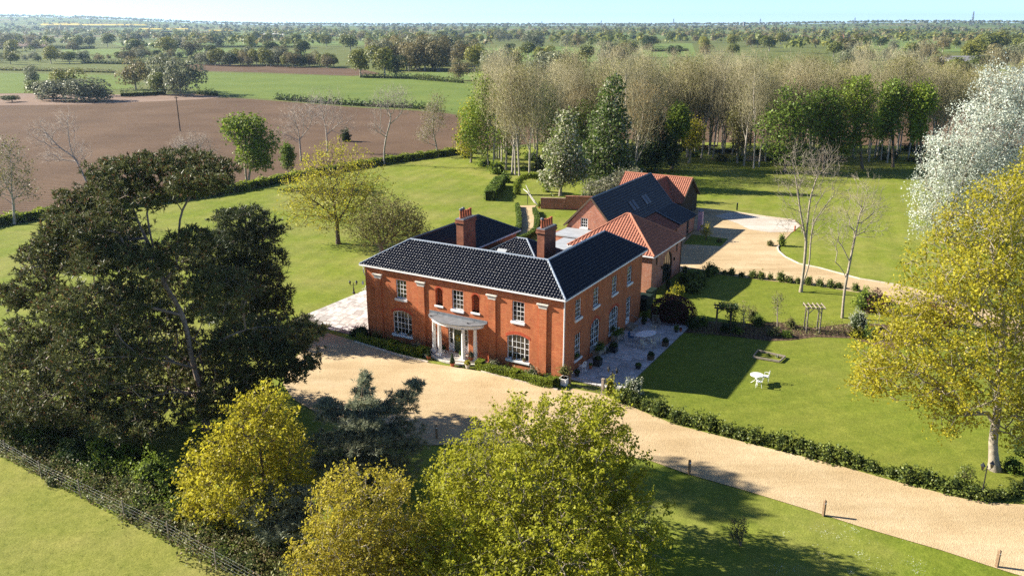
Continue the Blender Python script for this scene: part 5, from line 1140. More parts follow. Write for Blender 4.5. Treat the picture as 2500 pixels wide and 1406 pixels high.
for x, y, r, lf, lbl in ((5.4, -.62, .48, 'lf_blossom', 'pale round shrub in the bed just left of the portico'), (12.75, -.6, .52, 'lf_blossom', 'pale leafy shrub in the bed just right of the portico'), (16.15, -.7, .62, 'lf_blossom', 'round pale shrub in the bed near the right corner of the house front'), (1.3, -.6, .6, 'lf_olive', 'dull brown-green shrub in the bed at the left corner of the house front'), (17.5, -.7, .4, 'lf_dark', 'low dark shrub in the bed at the right corner of the house front')):
    k += 1; shrub_at(hw(x, y), (r, r, r * 1.05), lbl, lf, 420, .09, 400 + k)
gc = np.random.default_rng(8)
for (xa, xb), lbl in (((.6, 6.2), 'low leafy ground planting left of the portico'), ((12.1, 17.9), 'low leafy ground planting right of the portico')):
    n = 1500; c = np.stack([gc.uniform(xa, xb, n), gc.uniform(-1.15, -.1, n), np.abs(gc.normal(size=n)) * .14 + .03], 1); V, F = leaf_quads(c, .13, gc); o = put('ground_planting', nmesh('ground_planting', V, [F], M['lf_green']), None, HA, TH); tag(o, lbl, 'plants', kind='stuff')
# laurel hedge plants along the drive
def row(path, sp, lbl, grp, smin, smax, seed, zs=1.0):
    rnd = random.Random(seed); P = smooth_line([tuple(g(*p)) for p in path], sp); k = 0
    for p in P:
        s_ = rnd.uniform(smin, smax); o = put('laurel_bush', LAURELS[rnd.randrange(4)], None, (p[0] + rnd.uniform(-.12, .12), p[1] + rnd.uniform(-.12, .12), -.03), rnd.uniform(0, 6.28)); o.scale = (s_, s_, s_ * rnd.uniform(.85, 1.25) * zs); tag(o, lbl, 'bush', grp)
row([(1525, 978), (1580, 1000), (1650, 1026), (1840, 1074), (2020, 1118), (2172, 1158), (2336, 1200), (2385, 1210)], .78, 'glossy young laurel in the hedge between the front drive and the lawn', 'laurel hedge along the front drive', .85, 1.2, 2)
row([(2395, 1214), (2450, 1214), (2510, 1196), (2560, 1170)], .7, 'low laurel in the hedge curving behind the far lamp post', 'laurel hedge round the oak', .6, .85, 3)
row([(1768, 669), (1860, 680), (1950, 691), (2050, 703), (2112, 715)], .85, 'small laurel in the young hedge between garden and back drive', 'laurel hedge along the back drive', .5, .95, 4, 1.2)
row([(1668, 690), (1690, 684), (1712, 678), (1745, 664)], .8, 'laurel in the dark clump beside the annexe', 'laurels beside the annexe', .9, 1.3, 5)
row([(1690, 712), (1705, 695)], .7, 'dark laurel on the shaded lawn edge beside the annexe', 'laurels on the lawn edge', 1.1, 1.4, 6)
purple = shrub_at(hw(21.0, 16.6), (2.1, 1.8, 1.75), 'large dome of dark purple foliage at the end of the side terrace', 'lf_purple', 5200, .12, 31, 'purple_shrub', lump=.05, shell=.8)
for k, (px, py, r, rz, lf, lbl) in enumerate([(1652, 724, .75, .95, 'lf_yellow', 'bright yellow-green shrub behind the purple dome'), (1633, 731, .45, .55, 'lf_yellow', 'small lime-green shrub left of the bright yellow-green one'), (1545, 962, .75, .95, 'lf_white', 'shrub covered in white blossom at the terrace corner'), (1490, 962, .4, 1.0, 'lf_yellow', 'tall yellow-green shrub beside the gate post'),
    (2095, 800, .95, 1.3, 'lf_white', 'white-flowering shrub at the right end of the flower bed'), (2110, 755, 1.1, 1.5, 'lf_bright', 'light green shrub behind the white-flowering one'), (2140, 760, 1.4, 1.4, 'lf_purple', 'dark red-brown shrub behind the flower bed'), (2290, 790, 1.5, 1.3, 'lf_red', 'deep red-leaved shrub seen through the golden oak'), (2090, 822, .6, .6, 'lf_yellow', 'low yellow shrub in front of the white-flowering one'), (2125, 825, .8, .8, 'lf_green', 'green shrub right of the low yellow one'), (2200, 830, 1.3, 1.2, 'lf_bronze', 'wide bronze-tinted shrub under the golden oak'),
    (2470, 1150, .6, .7, 'lf_green', 'ivy-dark bush at the foot of the golden oak'), (2500, 1110, .9, 1.3, 'lf_laurel', 'laurel shrub at the right edge behind the oak trunk'), (1690, 800, .6, .8, 'lf_dark', 'dark shrub between the terrace corner and the rose arch'), (1715, 795, .5, .7, 'lf_green', 'green shrub just left of the rose arch'),
    (1850, 795, .6, .8, 'lf_green', 'leafy rose bush in the middle of the flower bed'), (1835, 785, .45, 1.0, 'lf_scrub', 'taller loose rose bush behind the flower bed'), (1930, 800, .45, .7, 'lf_scrub', 'thin rose bush left of the timber arch'), (1888, 818, .55, .5, 'lf_scrub', 'grey-green clump at the front of the flower bed'), (1920, 822, .5, .45, 'lf_green', 'green clump before the thin rose bush'), (1770, 808, .5, .5, 'lf_dark', 'dark clump at the foot of the rose arch'), (1800, 812, .5, .45, 'lf_green', 'shaded clump right of the rose arch'),
    (885, 822, .75, .85, 'lf_dark', 'dark clipped shrub at the left corner of the house'), (868, 818, .5, .5, 'lf_dark', 'smaller dark clipped shrub at the corner of the west terrace'), (1880, 600, .4, .5, 'lf_scrub', 'tiny plant at the bend of the back drive kerb'), (1908, 600, .5, 1.2, 'lf_bright', 'young light-green shrub on the bend of the back drive'), (1756, 592, .3, .4, 'lf_scrub', 'tiny round plant on the corner of the yard grass'),
    (335, 1118, 1.2, 1.5, 'lf_bright', 'green laurel mound left of the clipped round bush'), (378, 1190, 1.1, 1.6, 'lf_bright', 'clipped round green bush by the wire fence'), (420, 1205, .8, 1.1, 'lf_green', 'dark shrub right of the clipped round bush'), (305, 1170, .9, 1.0, 'lf_bright', 'rounded light-green shrub below the laurel mound'), (235, 1165, .8, .9, 'lf_green', 'rounded green shrub between brambles and the huge pine'), (440, 1250, .8, .8, 'lf_bright', 'light-green shrub left of the yellow maple foot'), (270, 1130, 1.4, 1.3, 'lf_bright', 'bright green shrub mound under the huge pine near the fence'), (200, 1130, 1.4, 1.2, 'lf_dark', 'dark mound beneath the huge pine at the fence'), (90, 1080, 1.6, 1.6, 'lf_green', 'dense green shrub at the left end of the fence'), (30, 1075, 1.5, 1.3, 'lf_scrub', 'straggly shrub at the left end of the fence')]):
    shrub_at(g(px, py, -.04), (r, r, rz), lbl, lf, int(420 + 700 * r * r), .11 if r < 1 else .15, 500 + k)
# scrub along the wire fence
sc = np.random.default_rng(77); A0, B0 = g(-40, 1078), g(560, 1385); n = 9000
t = sc.uniform(0, 1, n); off = np.clip(sc.normal(size=n) * .7, -.9, 3) + 1.1; dirn = (B0 - A0); nr = Vector((-dirn.y, dirn.x, 0)).normalized()
if nr.y < 0: nr = -nr
lump = .35 + .45 * np.abs(np.sin(t * 23) * np.sin(t * 57 + 1))
c = np.stack([A0.x + dirn.x * t + nr.x * (off - .6), A0.y + dirn.y * t + nr.y * (off - .6), np.abs(sc.normal(size=n)) * lump * .8 + .02], 1)
V, F = leaf_quads(c, .12, sc); tag(put('bramble_scrub', nmesh('bramble_scrub', V, [F], M['lf_scrub'])), 'rough brambles and nettles along the wire fence', 'scrub', kind='stuff')
n = 14000; A1, B1 = g(430, 1290), g(900, 1500); c = []
px = sc.uniform(430, 1000, n); py = np.maximum(1210, 1290 + (px - 430) * .5 - 70) + sc.uniform(-.4, 1, n) ** 2 * 150
c = np.array([g(a_, b_) for a_, b_ in zip(px, py)]); c[:, 2] = np.abs(sc.normal(size=n)) * .25
V, F = leaf_quads(c, .13, sc); tag(put('undergrowth', nmesh('undergrowth', V, [F], M['lf_scrub'])), 'dark undergrowth beneath the yellow maple and cedars', 'undergrowth', kind='stuff')
BR = [bush_mesh('bramble', (1.0, .9, .7), 620, .12, m, 350 + k, .4, 3, .4) for k, m in enumerate(('lf_scrub', 'lf_scrub', 'lf_bright'))]
for k in range(60):
    tt = k / 59; q = g(-30, 1085).lerp(g(620, 1400), tt); o = put('bramble_clump', BR[rw.randrange(3)], None, (q.x + rw.uniform(-.5, .5) + nr.x * rw.uniform(-.2, 2.4), q.y + nr.y * rw.uniform(-.2, 2.4), -.05), rw.uniform(0, 6.28)); s_ = rw.uniform(.6, 1.15); o.scale = (s_, s_, s_ * rw.uniform(.6, 1.1)); tag(o, 'low bramble clump along the wire fence of the paddock', 'bramble', 'brambles along the wire fence')
# long grass tufts in the paddock and daisies on the near lawn
n = 2500; px = sc.uniform(-40, 620, n); py = 1120 + sc.uniform(0, 1, n) * 330
keep = py > 1118 + px * .52; q = np.array([g(a_, b_, -.06) for a_, b_ in zip(px[keep], py[keep])]); V, F = tufts(q, np.tile([0, 0, 1.], (len(q), 1)), .05, sc, 3, .014, 1.6)
tag(put('grass_tufts', nmesh('grass_tufts', V, [F], M['paddock'])), 'tufty grass of the paddock in the bottom left corner', 'grass', kind='stuff')
c = []
for _ in range(34):
    p = g(sc.uniform(1880, 2260), sc.uniform(1270, 1400)); m_ = int(sc.integers(4, 26)); s_ = sc.uniform(.08, .5); c.append(np.array(p) + np.concatenate([sc.normal(size=(m_, 2)) * s_, np.full((m_, 1), .0)], 1))
c = np.concatenate(c); V, F = leaf_quads(c, .035, sc, nrm=np.array([0, 0, 4.])); tag(put('daisies', nmesh('daisies', V, [F], M['lf_petal'])), 'patches of white daisies on the near lawn', 'flowers', kind='stuff')
bf_ = np.random.default_rng(78); n = 2600; px = bf_.uniform(1690, 2080, n); py = 803 + bf_.uniform(-14, 18, n); c = np.array([g(a_, b_) for a_, b_ in zip(px, py)]); c[:, 2] = np.abs(bf_.normal(size=n)) * .22
V, F = leaf_quads(c, .11, bf_); tag(put('bed_planting', nmesh('bed_planting', V, [F], M['lf_scrub'])), 'low mixed planting in the flower bed between the two arches', 'plants', kind='stuff')

# ------------------------------------------------------------------ wire fence of the paddock
FP = [(17, 1115), (102, 1166), (198, 1213), (305, 1266), (414, 1319), (529, 1387), (660, 1460)]
fence = thing('wire_fence', 'post and wire fence between the paddock and the shrubs', 'fence', g(*FP[0]))
F0_ = g(*FP[0]); pts = [g(*p) - F0_ for p in FP]; pts = [pts[0] - (pts[1] - pts[0]) * 1.0] + pts
for p in pts: MB().lathe([(.04, -.1), (.04, 1.12), (.02, 1.16)], p, 7).build('fence_post', M['wood_grey'], fence)
for h in (.2, .4, .6, .8, 1.0):
    MB().tube([p + Vector((0, 0, h + random.uniform(-.02, .02))) for p in pts], .0028, 4).build('wire', M['galv'], fence)
# bollards along the drive
for k, (px, py, lbl) in enumerate([(1682, 1157, 'wooden bollard on the drive edge next to the big round tree'), (2010, 1258, 'wooden bollard at the middle of the near drive edge'), (2433, 1383, 'wooden bollard at the bottom right of the drive edge'), (1066, 1070, 'dark wooden bollard by the blue cedar at the forecourt edge')]):
    t = thing('bollard', lbl, 'bollard', g(px, py, -.03), .5); MB().box(-.06, .06, -.06, .06, 0, .92).build('post', M['wood'], t); MB().add([(-.06, -.06, .92), (.06, -.06, .92), (.06, .06, .92), (-.06, .06, .92), (0, 0, .98)], [(0, 1, 4), (1, 2, 4), (2, 3, 4), (3, 0, 4)]).build('cap', M['wood'], t); MB().box(-.062, .062, -.063, -.06, .74, .8).build('reflector', M['white_paint'], t)
# twin-lantern lamp posts
def lamp(loc, rz, h, lbl):
    t = thing('lamp_post', lbl, 'lamp', loc, rz)
    MB().lathe([(.14, 0), (.14, .08), (.08, .2), (.07, .5), (.035, .6), (.03, h), (.05, h + .02), (.01, h + .12)], n=10).build('post', M['iron'], t)
    MB().tube([(-.32, 0, h - .1), (-.2, 0, h - .2), (0, 0, h - .1), (.2, 0, h - .2), (.32, 0, h - .1)], .018, 6).build('arm', M['iron'], t)
    for s_ in (-1, 1):
        l = MB().lathe([(.05, 0), (.11, .26), (.1, .26)], (s_ * .32, 0, h - .1), 6).build('lantern', M['glass'], t); MB().lathe([(.14, 0), (.05, .12), (.015, .2)], (s_ * .32, 0, h + .16), 6).build('lantern_cap', M['iron'], l)
lamp(g(2395, 1216), .3, 1.95, 'black twin-lantern lamp post by the oak at the right edge'); lamp(g(1494, 948), -.5, 1.35, 'black twin-lantern lamp post at the terrace corner')
lamp(g(864, 716), 0, 1.0, 'black lamp post on the lawn at the far end of the west terrace')
# gate and post by the terrace
t = thing('gate_post', 'square timber gate post at the terrace corner', 'post', g(1471, 962), TH); MB().box(-.09, .09, -.09, .09, 0, 1.15).build('post', M['wood_grey'], t); MB().box(-.11, .11, -.11, .11, 1.15, 1.2).build('cap', M['wood_grey'], t)
t = thing('garden_gate', 'low wrought iron gate between planter and gate post', 'gate', hw(19.1, -.55), 0)
gx, gy = hw(19.1, -.55), g(1462, 960); dv = gy - gx
for h in (.15, .75): MB().tube([Vector((0, 0, h)), dv + Vector((0, 0, h))], .014, 6).build('rail', M['iron'], t)
for k in range(13): q = dv * (k / 12); MB().tube([q + Vector((0, 0, .12)), q + Vector((0, 0, .85 + .08 * math.sin(k * 1.05)))], .009, 5).build('bar', M['iron'], t)
t = thing('gate_post', 'short reddish post next to the white planter at the house corner', 'post', hw(19.05, -.35), TH); MB().box(-.08, .08, -.08, .08, 0, .75).build('post', M['wood'], t); MB().box(-.1, .1, -.1, .1, .75, .79).build('cap', M['wood'], t)

# ------------------------------------------------------------------ arches, sandpit, garden furniture
def arch_frame(pl, pr, lbl, h=2.2, depth=.8, mat='wood_grey', cover=None):
    a_, b_ = g(*pl), g(*pr); w = (b_ - a_).length; t = thing('timber_arch' if cover is None else 'rose_arch', lbl, 'garden arch', a_, math.atan2(b_.y - a_.y, b_.x - a_.x))
    for x in (0, w):
        for y in (0, depth): MB().bar((x, y, -.05), (x, y, h), .09).build('post', M[mat], t)
        for k in range(4): z = .4 + k * .45; MB().bar((x, .05, z), (x, depth - .05, z + (.3 if k % 2 else -.3) * .5), .03).build('lattice', M[mat], t)
    for y in (0, depth): MB().bar((-.3, y, h + .03), (w + .3, y, h + .03), .06, .12).build('beam', M[mat], t)
    for k in range(5): x = -.2 + (w + .4) * k / 4; MB().bar((x, -.3, h + .13), (x, depth + .3, h + .13), .05, .09).build('rafter', M[mat], t)
    for x, s_ in ((0, 1), (w, -1)):
        for y in (0, depth): MB().bar((x, y, h - .5), (x + s_ * .45, y, h - .02), .05).build('brace', M[mat], t)
    if cover:
        rng = np.random.default_rng(5); n = 2300; c = np.stack([rng.uniform(.1, w + .5, n), rng.uniform(-.3, depth + .3, n), h + .1 + rng.normal(size=n) * .16], 1); m_ = rng.uniform(0, 1, n) > .5
        c[m_] = np.stack([w + .1 + rng.normal(size=m_.sum()) * .25, rng.uniform(-.2, depth + .2, m_.sum()), h * rng.uniform(0, 1.05, m_.sum())], 1)
        V, F = leaf_quads(c, .12, rng); put('climbing_rose', nmesh('climbing_rose', V, [F], M[cover]), t)
    return t
arch_frame((1748, 812), (1782, 814), 'timber rose arch covered in dark climbing leaves', cover='lf_dark', mat='wood_dark')
arch_frame((1968, 812), (2000, 813), 'bare grey timber arch with slatted top at the flower bed')
t = thing('sandpit_frame', 'low rectangular timber frame lying on the lawn', 'sandpit', g(1838, 874))
Q = [g(*p) - g(1838, 874) for p in [(1838, 874), (1903, 885), (1917, 873), (1850, 858)]]
for a_, b_ in zip(Q, Q[1:] + Q[:1]): MB().bar(a_ + Vector((0, 0, .1)), b_ + Vector((0, 0, .1)), .07, .15).build('board', M['wood_grey'], t)
for k, (px, py) in enumerate(((1876, 868), (1897, 872))):
    shrub_at(g(px, py), (.14, .14, .16), ['small dark ball in the timber frame', 'small pale lump in the timber frame'][k], ['lf_dark', 'lf_white'][k], 90, .08, 640 + k, 'toy', 'toy')
def round_table(loc, r, h, lbl, mat, ov=1.0, rz=0, legs=3):
    t = thing('garden_table', lbl, 'table', loc, rz)
    pr = [(r * .97, h - .035), (r, h - .02), (r, h), (r * .95, h + .01)]; m = MB().lathe(pr, n=28); m.v = [(x * ov, y, z) for x, y, z in m.v]; m.build('table_top', M[mat], t)
    for k in range(legs):
        a_ = 6.283 * k / legs + .5; cx, cy_ = math.cos(a_) * ov, math.sin(a_); MB().tube([(cx * r * .35, cy_ * r * .35, h - .03), (cx * r * .18, cy_ * r * .18, h * .6), (cx * r * .3, cy_ * r * .3, h * .3), (cx * r * .75, cy_ * r * .75, .02), (cx * r * .82, cy_ * r * .82, 0)], .022, 6).build('leg', M[mat], t)
    MB().lathe([(.03, h * .3), (.03, h - .03)], n=8).build('stem', M[mat], t)
    return t
def iron_chair(loc, rz, lbl, mat='white_paint', grp=None, arms=True, plain=False):
    t = thing('garden_chair', lbl, 'chair', loc, rz, grp)
    MB().lathe([(.21, .42), (.225, .435), (.225, .45), (.2, .46)], n=16).build('seat', M[mat], t)
    for sx, sy in ((-1, -1), (1, -1), (1, 1), (-1, 1)): MB().tube([(sx * .15, sy * .15, .43), (sx * .17, sy * .17, .25), (sx * .21, sy * .21, .0)], .016, 6).build('leg', M[mat], t)
    b_ = MB()
    if plain:
        b_.tube([(-.21, .19, .42), (-.22, .24, .86), (.22, .24, .86), (.21, .19, .42)], .018, 6)
        for k in range(5): b_.bar((-.16 + .08 * k, .2, .45), (-.16 + .08 * k, .24, .85), .03, .015)
    else:
        b_.tube([(-.2, .16, .44), (-.24, .21, .66), (-.15, .24, .86), (0, .25, .92), (.15, .24, .86), (.24, .21, .66), (.2, .16, .44)], .018, 6)
        for cx, cz, r_ in ((-.1, .62, .09), (.1, .62, .09), (0, .77, .1), (0, .55, .07)): b_.tube([(cx + r_ * math.cos(q), .215 + (cz - .6) * .1, cz + r_ * math.sin(q)) for q in np.linspace(0, 6.28, 11)], .016, 5)
    b_.build('backrest', M[mat], t)
    if arms:
        for s_ in (-1, 1): MB().tube([(s_ * .22, .2, .66), (s_ * .27, 0, .66), (s_ * .26, -.14, .64), (s_ * .2, -.12, .45)], .016, 6).build('armrest', M[mat], t)
    return t
wt = g(1846, 936); round_table(wt, .48, .7, 'round white cast iron table on the sunny lawn', 'white_paint')
iron_chair(g(1862, 934) + Vector((.25, .15, 0)), -2.0, 'white cast iron chair behind the round table on the lawn'); iron_chair(g(1852, 944), 2.9, 'white cast iron chair in front of the round table on the lawn')
Z_ = .045
round_table(hw(20.85, 10.3, Z_), .6, .72, 'large oval white table on the side terrace', 'white_paint', 1.75, TH + 1.1, 4)
for x, y, r_, lbl in ((21.3, 8.75, 2.6, 'cream garden chair at the near side of the oval table'), (21.9, 9.35, 2.2, 'cream garden chair at the near right of the oval table'), (21.85, 10.4, -1.3, 'cream garden chair at the right end of the oval table'), (20.9, 11.8, .1, 'cream garden chair at the far side of the oval table')):
    iron_chair(hw(x, y, Z_), TH + r_, lbl, 'cream', plain=True)
iron_chair(hw(19.85, 9.6, Z_), TH + 1.6, 'blue-draped garden chair at the left of the oval table', 'blue_cloth', plain=True)
iron_chair(hw(18.95, 2.05, Z_), TH - 1.9, 'ornate white iron chair against the side wall of the house')
for k in range(3): iron_chair(hw(-7.2 + k * .9, 8.3 - k * .25, .03), TH + k, ['white chair at the far left of the west terrace', 'white chair in the middle of the west terrace end', 'white chair nearest the house on the west terrace'][k])
round_table(hw(-6.4, 7.2, .03), .45, .7, 'round white table on the west terrace', 'white_paint')
t = thing('wooden_recliner', 'weathered wooden reclining chair by the purple dome', 'chair', hw(20.45, 13.9, Z_), TH + .5)
for k in range(7): MB().bar((-.25, -.3 + k * .09, .36 - k * .01), (.25, -.3 + k * .09, .36 - k * .01), .06, .02).build('slat', M['wood_grey'], t)
for k in range(6): MB().bar((-.25, .36 + k * .04, .42 + k * .1), (.25, .36 + k * .04, .42 + k * .1), .06, .02).build('back_slat', M['wood_grey'], t)
for s_ in (-1, 1):
    MB().bar((s_ * .27, -.35, .02), (s_ * .27, -.3, .6), .045).build('leg', M['wood_grey'], t); MB().bar((s_ * .27, .3, .02), (s_ * .27, .62, 1.0), .045).build('leg', M['wood_grey'], t); MB().bar((s_ * .29, -.4, .6), (s_ * .29, .45, .62), .07, .025).build('armrest', M['wood_grey'], t)
t = thing('garden_steps', 'timber steps with rails below the far side door', 'steps', hw(LW + .02, 12.7, Z_), TH)
for k in range(2): MB().box(0, .7 - k * .35, -.65, .65, k * .16, k * .16 + .15).build('step', M['wood_grey'], t)
for y in (-.68, .68): MB().bar((.68, y, 0), (.68, y, .75), .06).build('rail_post', M['wood_grey'], t); MB().bar((.0, y, .95), (.75, y, .72), .05).build('handrail', M['wood_grey'], t)
def pot(loc, r, h, lbl, mat='clay', plant=None, pr=.3, ph=.4, square=False, shape='ball', name='plant_pot', cat='plant pot', rz=TH):
    t = thing(name, lbl, cat, loc, rz)
    if square: MB().box(-r, r, -r, r, 0, h).build('tub', M[mat], t); MB().box(-r - .03, r + .03, -r - .03, r + .03, h - .07, h + .0).build('rim', M[mat], t)
    else: MB().lathe([(r * .7, 0), (r * .95, h * .85), (r * 1.08, h * .86), (r * 1.08, h), (r * .9, h), (r * .85, h * .85)], n=14).build('tub', M[mat], t, smooth=False)
    if plant:
        if shape == 'cone':
            rng = np.random.default_rng(int(loc.x * 100) % 999); n = 700; z = rng.uniform(0, 1, n) ** 1.3; a_ = rng.uniform(0, 6.28, n); rr_ = pr * (1 - z) * .95 + .03; c = np.stack([np.cos(a_) * rr_, np.sin(a_) * rr_, h + z * ph], 1); V, F = leaf_quads(c, .05, rng, nrm=np.stack([np.cos(a_), np.sin(a_), 0 * a_ + .3], 1)); put('plant', nmesh('plant', V, [F], M[plant]), t); MB().lathe([(pr * .8, 0), (.02, ph * .9)], (0, 0, h), 10).build('stem', M['hedge_core'], t)
        else:
            o = put('plant', bush_mesh('plant', (pr, pr, ph), 380, .07 if pr < .35 else .09, plant, int(loc.y * 100) % 997, .2 if shape == 'ball' else .35, 2.5, .6), t, (0, 0, h - .05 + (.35 if shape == 'tree' else 0)))
            if shape == 'tree': MB().tube([(0, 0, h - .1), (0, 0, h + .6)], .03, 6).build('stem', M['bark'], t)
    return t
pot(hw(18.75, -.62), .27, .55, 'white square tub with an olive bush at the house corner', 'white_paint', 'lf_olive', .5, .5, True, 'tree')
for x, y, r_, h, lbl, mt, pl, pr, ph, sh in ((7.35, -1.62, .2, .28, 'clay pot with a clipped cone left of the porch steps', 'clay', 'lf_dark', .2, .75, 'cone'), (9.75, -1.85, .2, .28, 'clay pot with a clipped cone in front of the porch steps', 'clay', 'lf_dark', .2, .75, 'cone'),
    (6.9, -1.3, .22, .3, 'stone urn with trailing plant at the left end of the porch', 'stone', 'lf_green', .26, .28, 'ball'), (7.95, -.5, .2, .3, 'pot with a round box ball inside the porch left of the door', 'stone', 'lf_dark', .26, .3, 'ball'), (9.9, -.75, .2, .3, 'pot with a round box ball inside the porch right of the door', 'stone', 'lf_green', .24, .28, 'ball'), (10.95, -1.55, .2, .3, 'urn with yellow-green plant at the right of the porch', 'stone', 'lf_yellow', .26, .26, 'ball'), (10.75, -.75, .2, .35, 'clay pot with pale flowers behind the right front column', 'clay', 'lf_blossom', .25, .4, 'loose')):
    inside = -1.1 < y; pot(hw(x, y, .28 if inside else 0), r_, h, lbl, mt, pl, pr, ph, False, sh)
for x, y, r_, h, lbl, mt, pl, pr, ph, sq in ((22.6, 10.2, .22, .4, 'square planter with a clipped plant at the terrace edge by the oval table', 'wood_dark', 'lf_dark', .25, .3, True), (22.6, 6.9, .22, .4, 'square planter at the middle of the terrace edge', 'wood_dark', 'lf_dark', .25, .25, True), (22.4, 4.75, .25, .3, 'low dark bowl planter at the near terrace edge', 'dark_pot', 'lf_green', .24, .16, False), (22.35, 13.65, .18, .3, 'small potted plant at the far terrace corner', 'dark_pot', 'lf_green', .22, .3, False), (22.6, 14.05, .12, .2, 'tiny clay pot at the far terrace corner', 'clay', 'lf_red', .12, .14, False),
    (19.45, 3.75, .28, .55, 'tall black planter on the near side terrace', 'dark_pot', 'lf_dark', .26, .2, True), (19.4, 6.95, .28, .5, 'black planter with dark leaves between the garden doors', 'dark_pot', 'lf_dark', .34, .3, True), (19.05, 6.35, .18, .3, 'small dark pot left of the black planter', 'dark_pot', 'lf_dark', .18, .2, False), (19.25, 2.9, .15, .32, 'clay pot beside the ornate white chair', 'clay', 'lf_green', .14, .14, False), (18.95, 1.15, .2, .3, 'dark pot behind the white square tub', 'dark_pot', 'lf_dark', .22, .2, False), (19.2, 14.2, .2, .3, 'dark potted plant beside the timber steps', 'dark_pot', 'lf_dark', .26, .3, False), (18.8, 15.3, .22, .35, 'dark potted plant at the back corner of the house', 'dark_pot', 'lf_green', .3, .35, False),
    (17.5, 25.2, .22, .4, 'dark pot by the tall arched window', 'dark_pot', 'lf_dark', .3, .5, False), (17.5, 30.4, .25, .4, 'dark pot at the far end of the annexe wall', 'dark_pot', 'lf_dark', .35, .6, False)):
    pot(hw(x, y, Z_ if y < 16 else -.03), r_, h, lbl, mt, pl, pr, ph, sq)
for x, y, lbl in ((18.85, 5.4, 'wooden trough of green plants by the arched garden door'), (18.85, 9.1, 'wooden trough of green plants under the tripartite side window')):
    t = thing('planter_trough', lbl, 'planter', hw(x, y, Z_), TH)
    MB().box(-.3, .3, -.7, .7, .35, .7).build('trough', M['wood_grey'], t)
    for sx in (-.26, .26):
        for sy in (-.62, .62): MB().box(sx - .03, sx + .03, sy - .03, sy + .03, 0, .35).build('leg', M['wood_grey'], t)
    put('plant', bush_mesh('plant', (.36, .75, .42), 520, .1, 'lf_green', int(y * 10), .35), t, (0, 0, .62))
for k, (x, z, n, fa_) in enumerate(((2.9, .8, 2, 0), (4.0, .8, 2, 0), (13.95, .8, 2, 0), (14.85, .8, 2, 0))):
    t = thing('window_basket', ['small wicker basket of plants on the left front window sill, left one', 'small wicker basket of plants on the left front window sill, right one', 'small wicker basket of plants on the right front window sill, left one', 'small wicker basket of plants on the right front window sill, right one'][k], 'basket', hw(x + .2, -.0, z + .0), TH)
    MB().lathe([(.1, 0), (.13, .14), (.11, .14)], (0, -.0, 0), 10).build('basket', M['wood'], t); put('plant', bush_mesh('plant', (.15, .1, .16), 110, .05, 'lf_blossom', 700 + k), t, (0, 0, .1))
for k, (y, lbl) in enumerate(((2.55, 'window box of dark plants on the near side window sill'), (9.45, 'window box of dark plants on the tripartite side window sill'))):
    t = thing('window_box', lbl, 'window box', hw(LW - .02, y, .85 if k == 0 else .8), TH); MB().box(-.1, .1, -.4, .4, 0, .16).build('box', M['wood_dark'], t); put('plant', bush_mesh('plant', (.15, .42, .2), 200, .06, 'lf_green', 720 + k), t, (0, 0, .1))
for k, (x, y) in enumerate(((17.35, 20.5), (17.35, 21.3))):
    t = thing('wheelie_bin', ['dark green wheeled bin nearest the house corner', 'dark green wheeled bin against the annexe wall'][k], 'bin', hw(x, y), TH); m = MB().box(-.3, .3, -.3, .3, .05, 1.0); m.v = [(x_ * (.82 if z_ < .1 else 1), y_ * (.82 if z_ < .1 else 1), z_) for x_, y_, z_ in m.v]; m.build('body', M['bin_green'], t); MB().box(-.33, .33, -.34, .32, 1.0, 1.07).build('lid', M['bin_green'], t); MB().tube([(-.32, -.26, .1), (.32, -.26, .1)], .1, 10).build('wheel', M['iron'], t)
t = thing('water_tank', 'dark green oil tank behind the purple dome', 'tank', hw(17.6, 18.2), TH); MB().box(-.6, .6, -.9, .9, .1, 1.25).build('body', M['bin_green'], t); MB().lathe([(.2, 0), (.2, .08), (.05, .1)], (0, 0, 1.25), 10).build('lid', M['bin_green'], t)
for k, (px, py, lbl) in enumerate([(1799, 513, 'short grey-green marker post on the lawn beyond the back drive')]):
    t = thing('marker_post', lbl, 'post', g(px, py)); MB().box(-.09, .09, -.05, .05, 0, 1.0).build('post', M['bin_green'], t); MB().box(-.11, .11, -.07, .07, 1.0, 1.04).build('cap', M['galv'], t)
for k, (px, py, lbl) in enumerate([(1940, 564, 'small clay-coloured post at the yard corner')]):
    t = thing('marker_post', lbl, 'post', g(px, py)); MB().lathe([(.12, 0), (.1, .5), (.12, .5), (.1, .6)], n=8).build('post', M['clay'], t); MB().lathe([(.13, 0), (.02, .1)], (0, 0, .6), 8).build('cap', M['clay'], t)
# utility pole in the field
t = thing('utility_pole', 'slim wooden pole standing in the ploughed field', 'pole', g(440, 320)); MB().lathe([(.16, -.2), (.11, 8.4)], n=8).build('pole', M['wood_dark'], t); MB().box(-.5, .5, -.05, .05, 8.0, 8.12).build('crossarm', M['wood_dark'], t)
# bleached branch arch by the path and garden tools
t = thing('branch_arch', 'pale bleached branches leaning beside the garden path gate', 'branches', g(1312, 500))
b0 = g(1312, 500)
for pts_ in ([(1312, 500), (1296, 478), (1284, 452)], [(1306, 496), (1288, 470), (1278, 462)]):
    Yb = b0.y; MB().tube([at(p_[0], p_[1], Yb + k * 1.2) - b0 for k, p_ in enumerate(pts_)], [.09, .07, .05], 6).build('branch', M['white_paint'] if False else M['stone'], t)
MB().tube([g(1288, 500) - b0, g(1288, 500) - b0 + Vector((0, 0, 1.6))], .05, 6).build('gate_post', M['iron'], t)
c_ = pot(g(1316, 508), .15, .25, 'small clipped yellow cone by the garden wall end', 'clay', 'lf_box', .3, .8, False, 'cone')

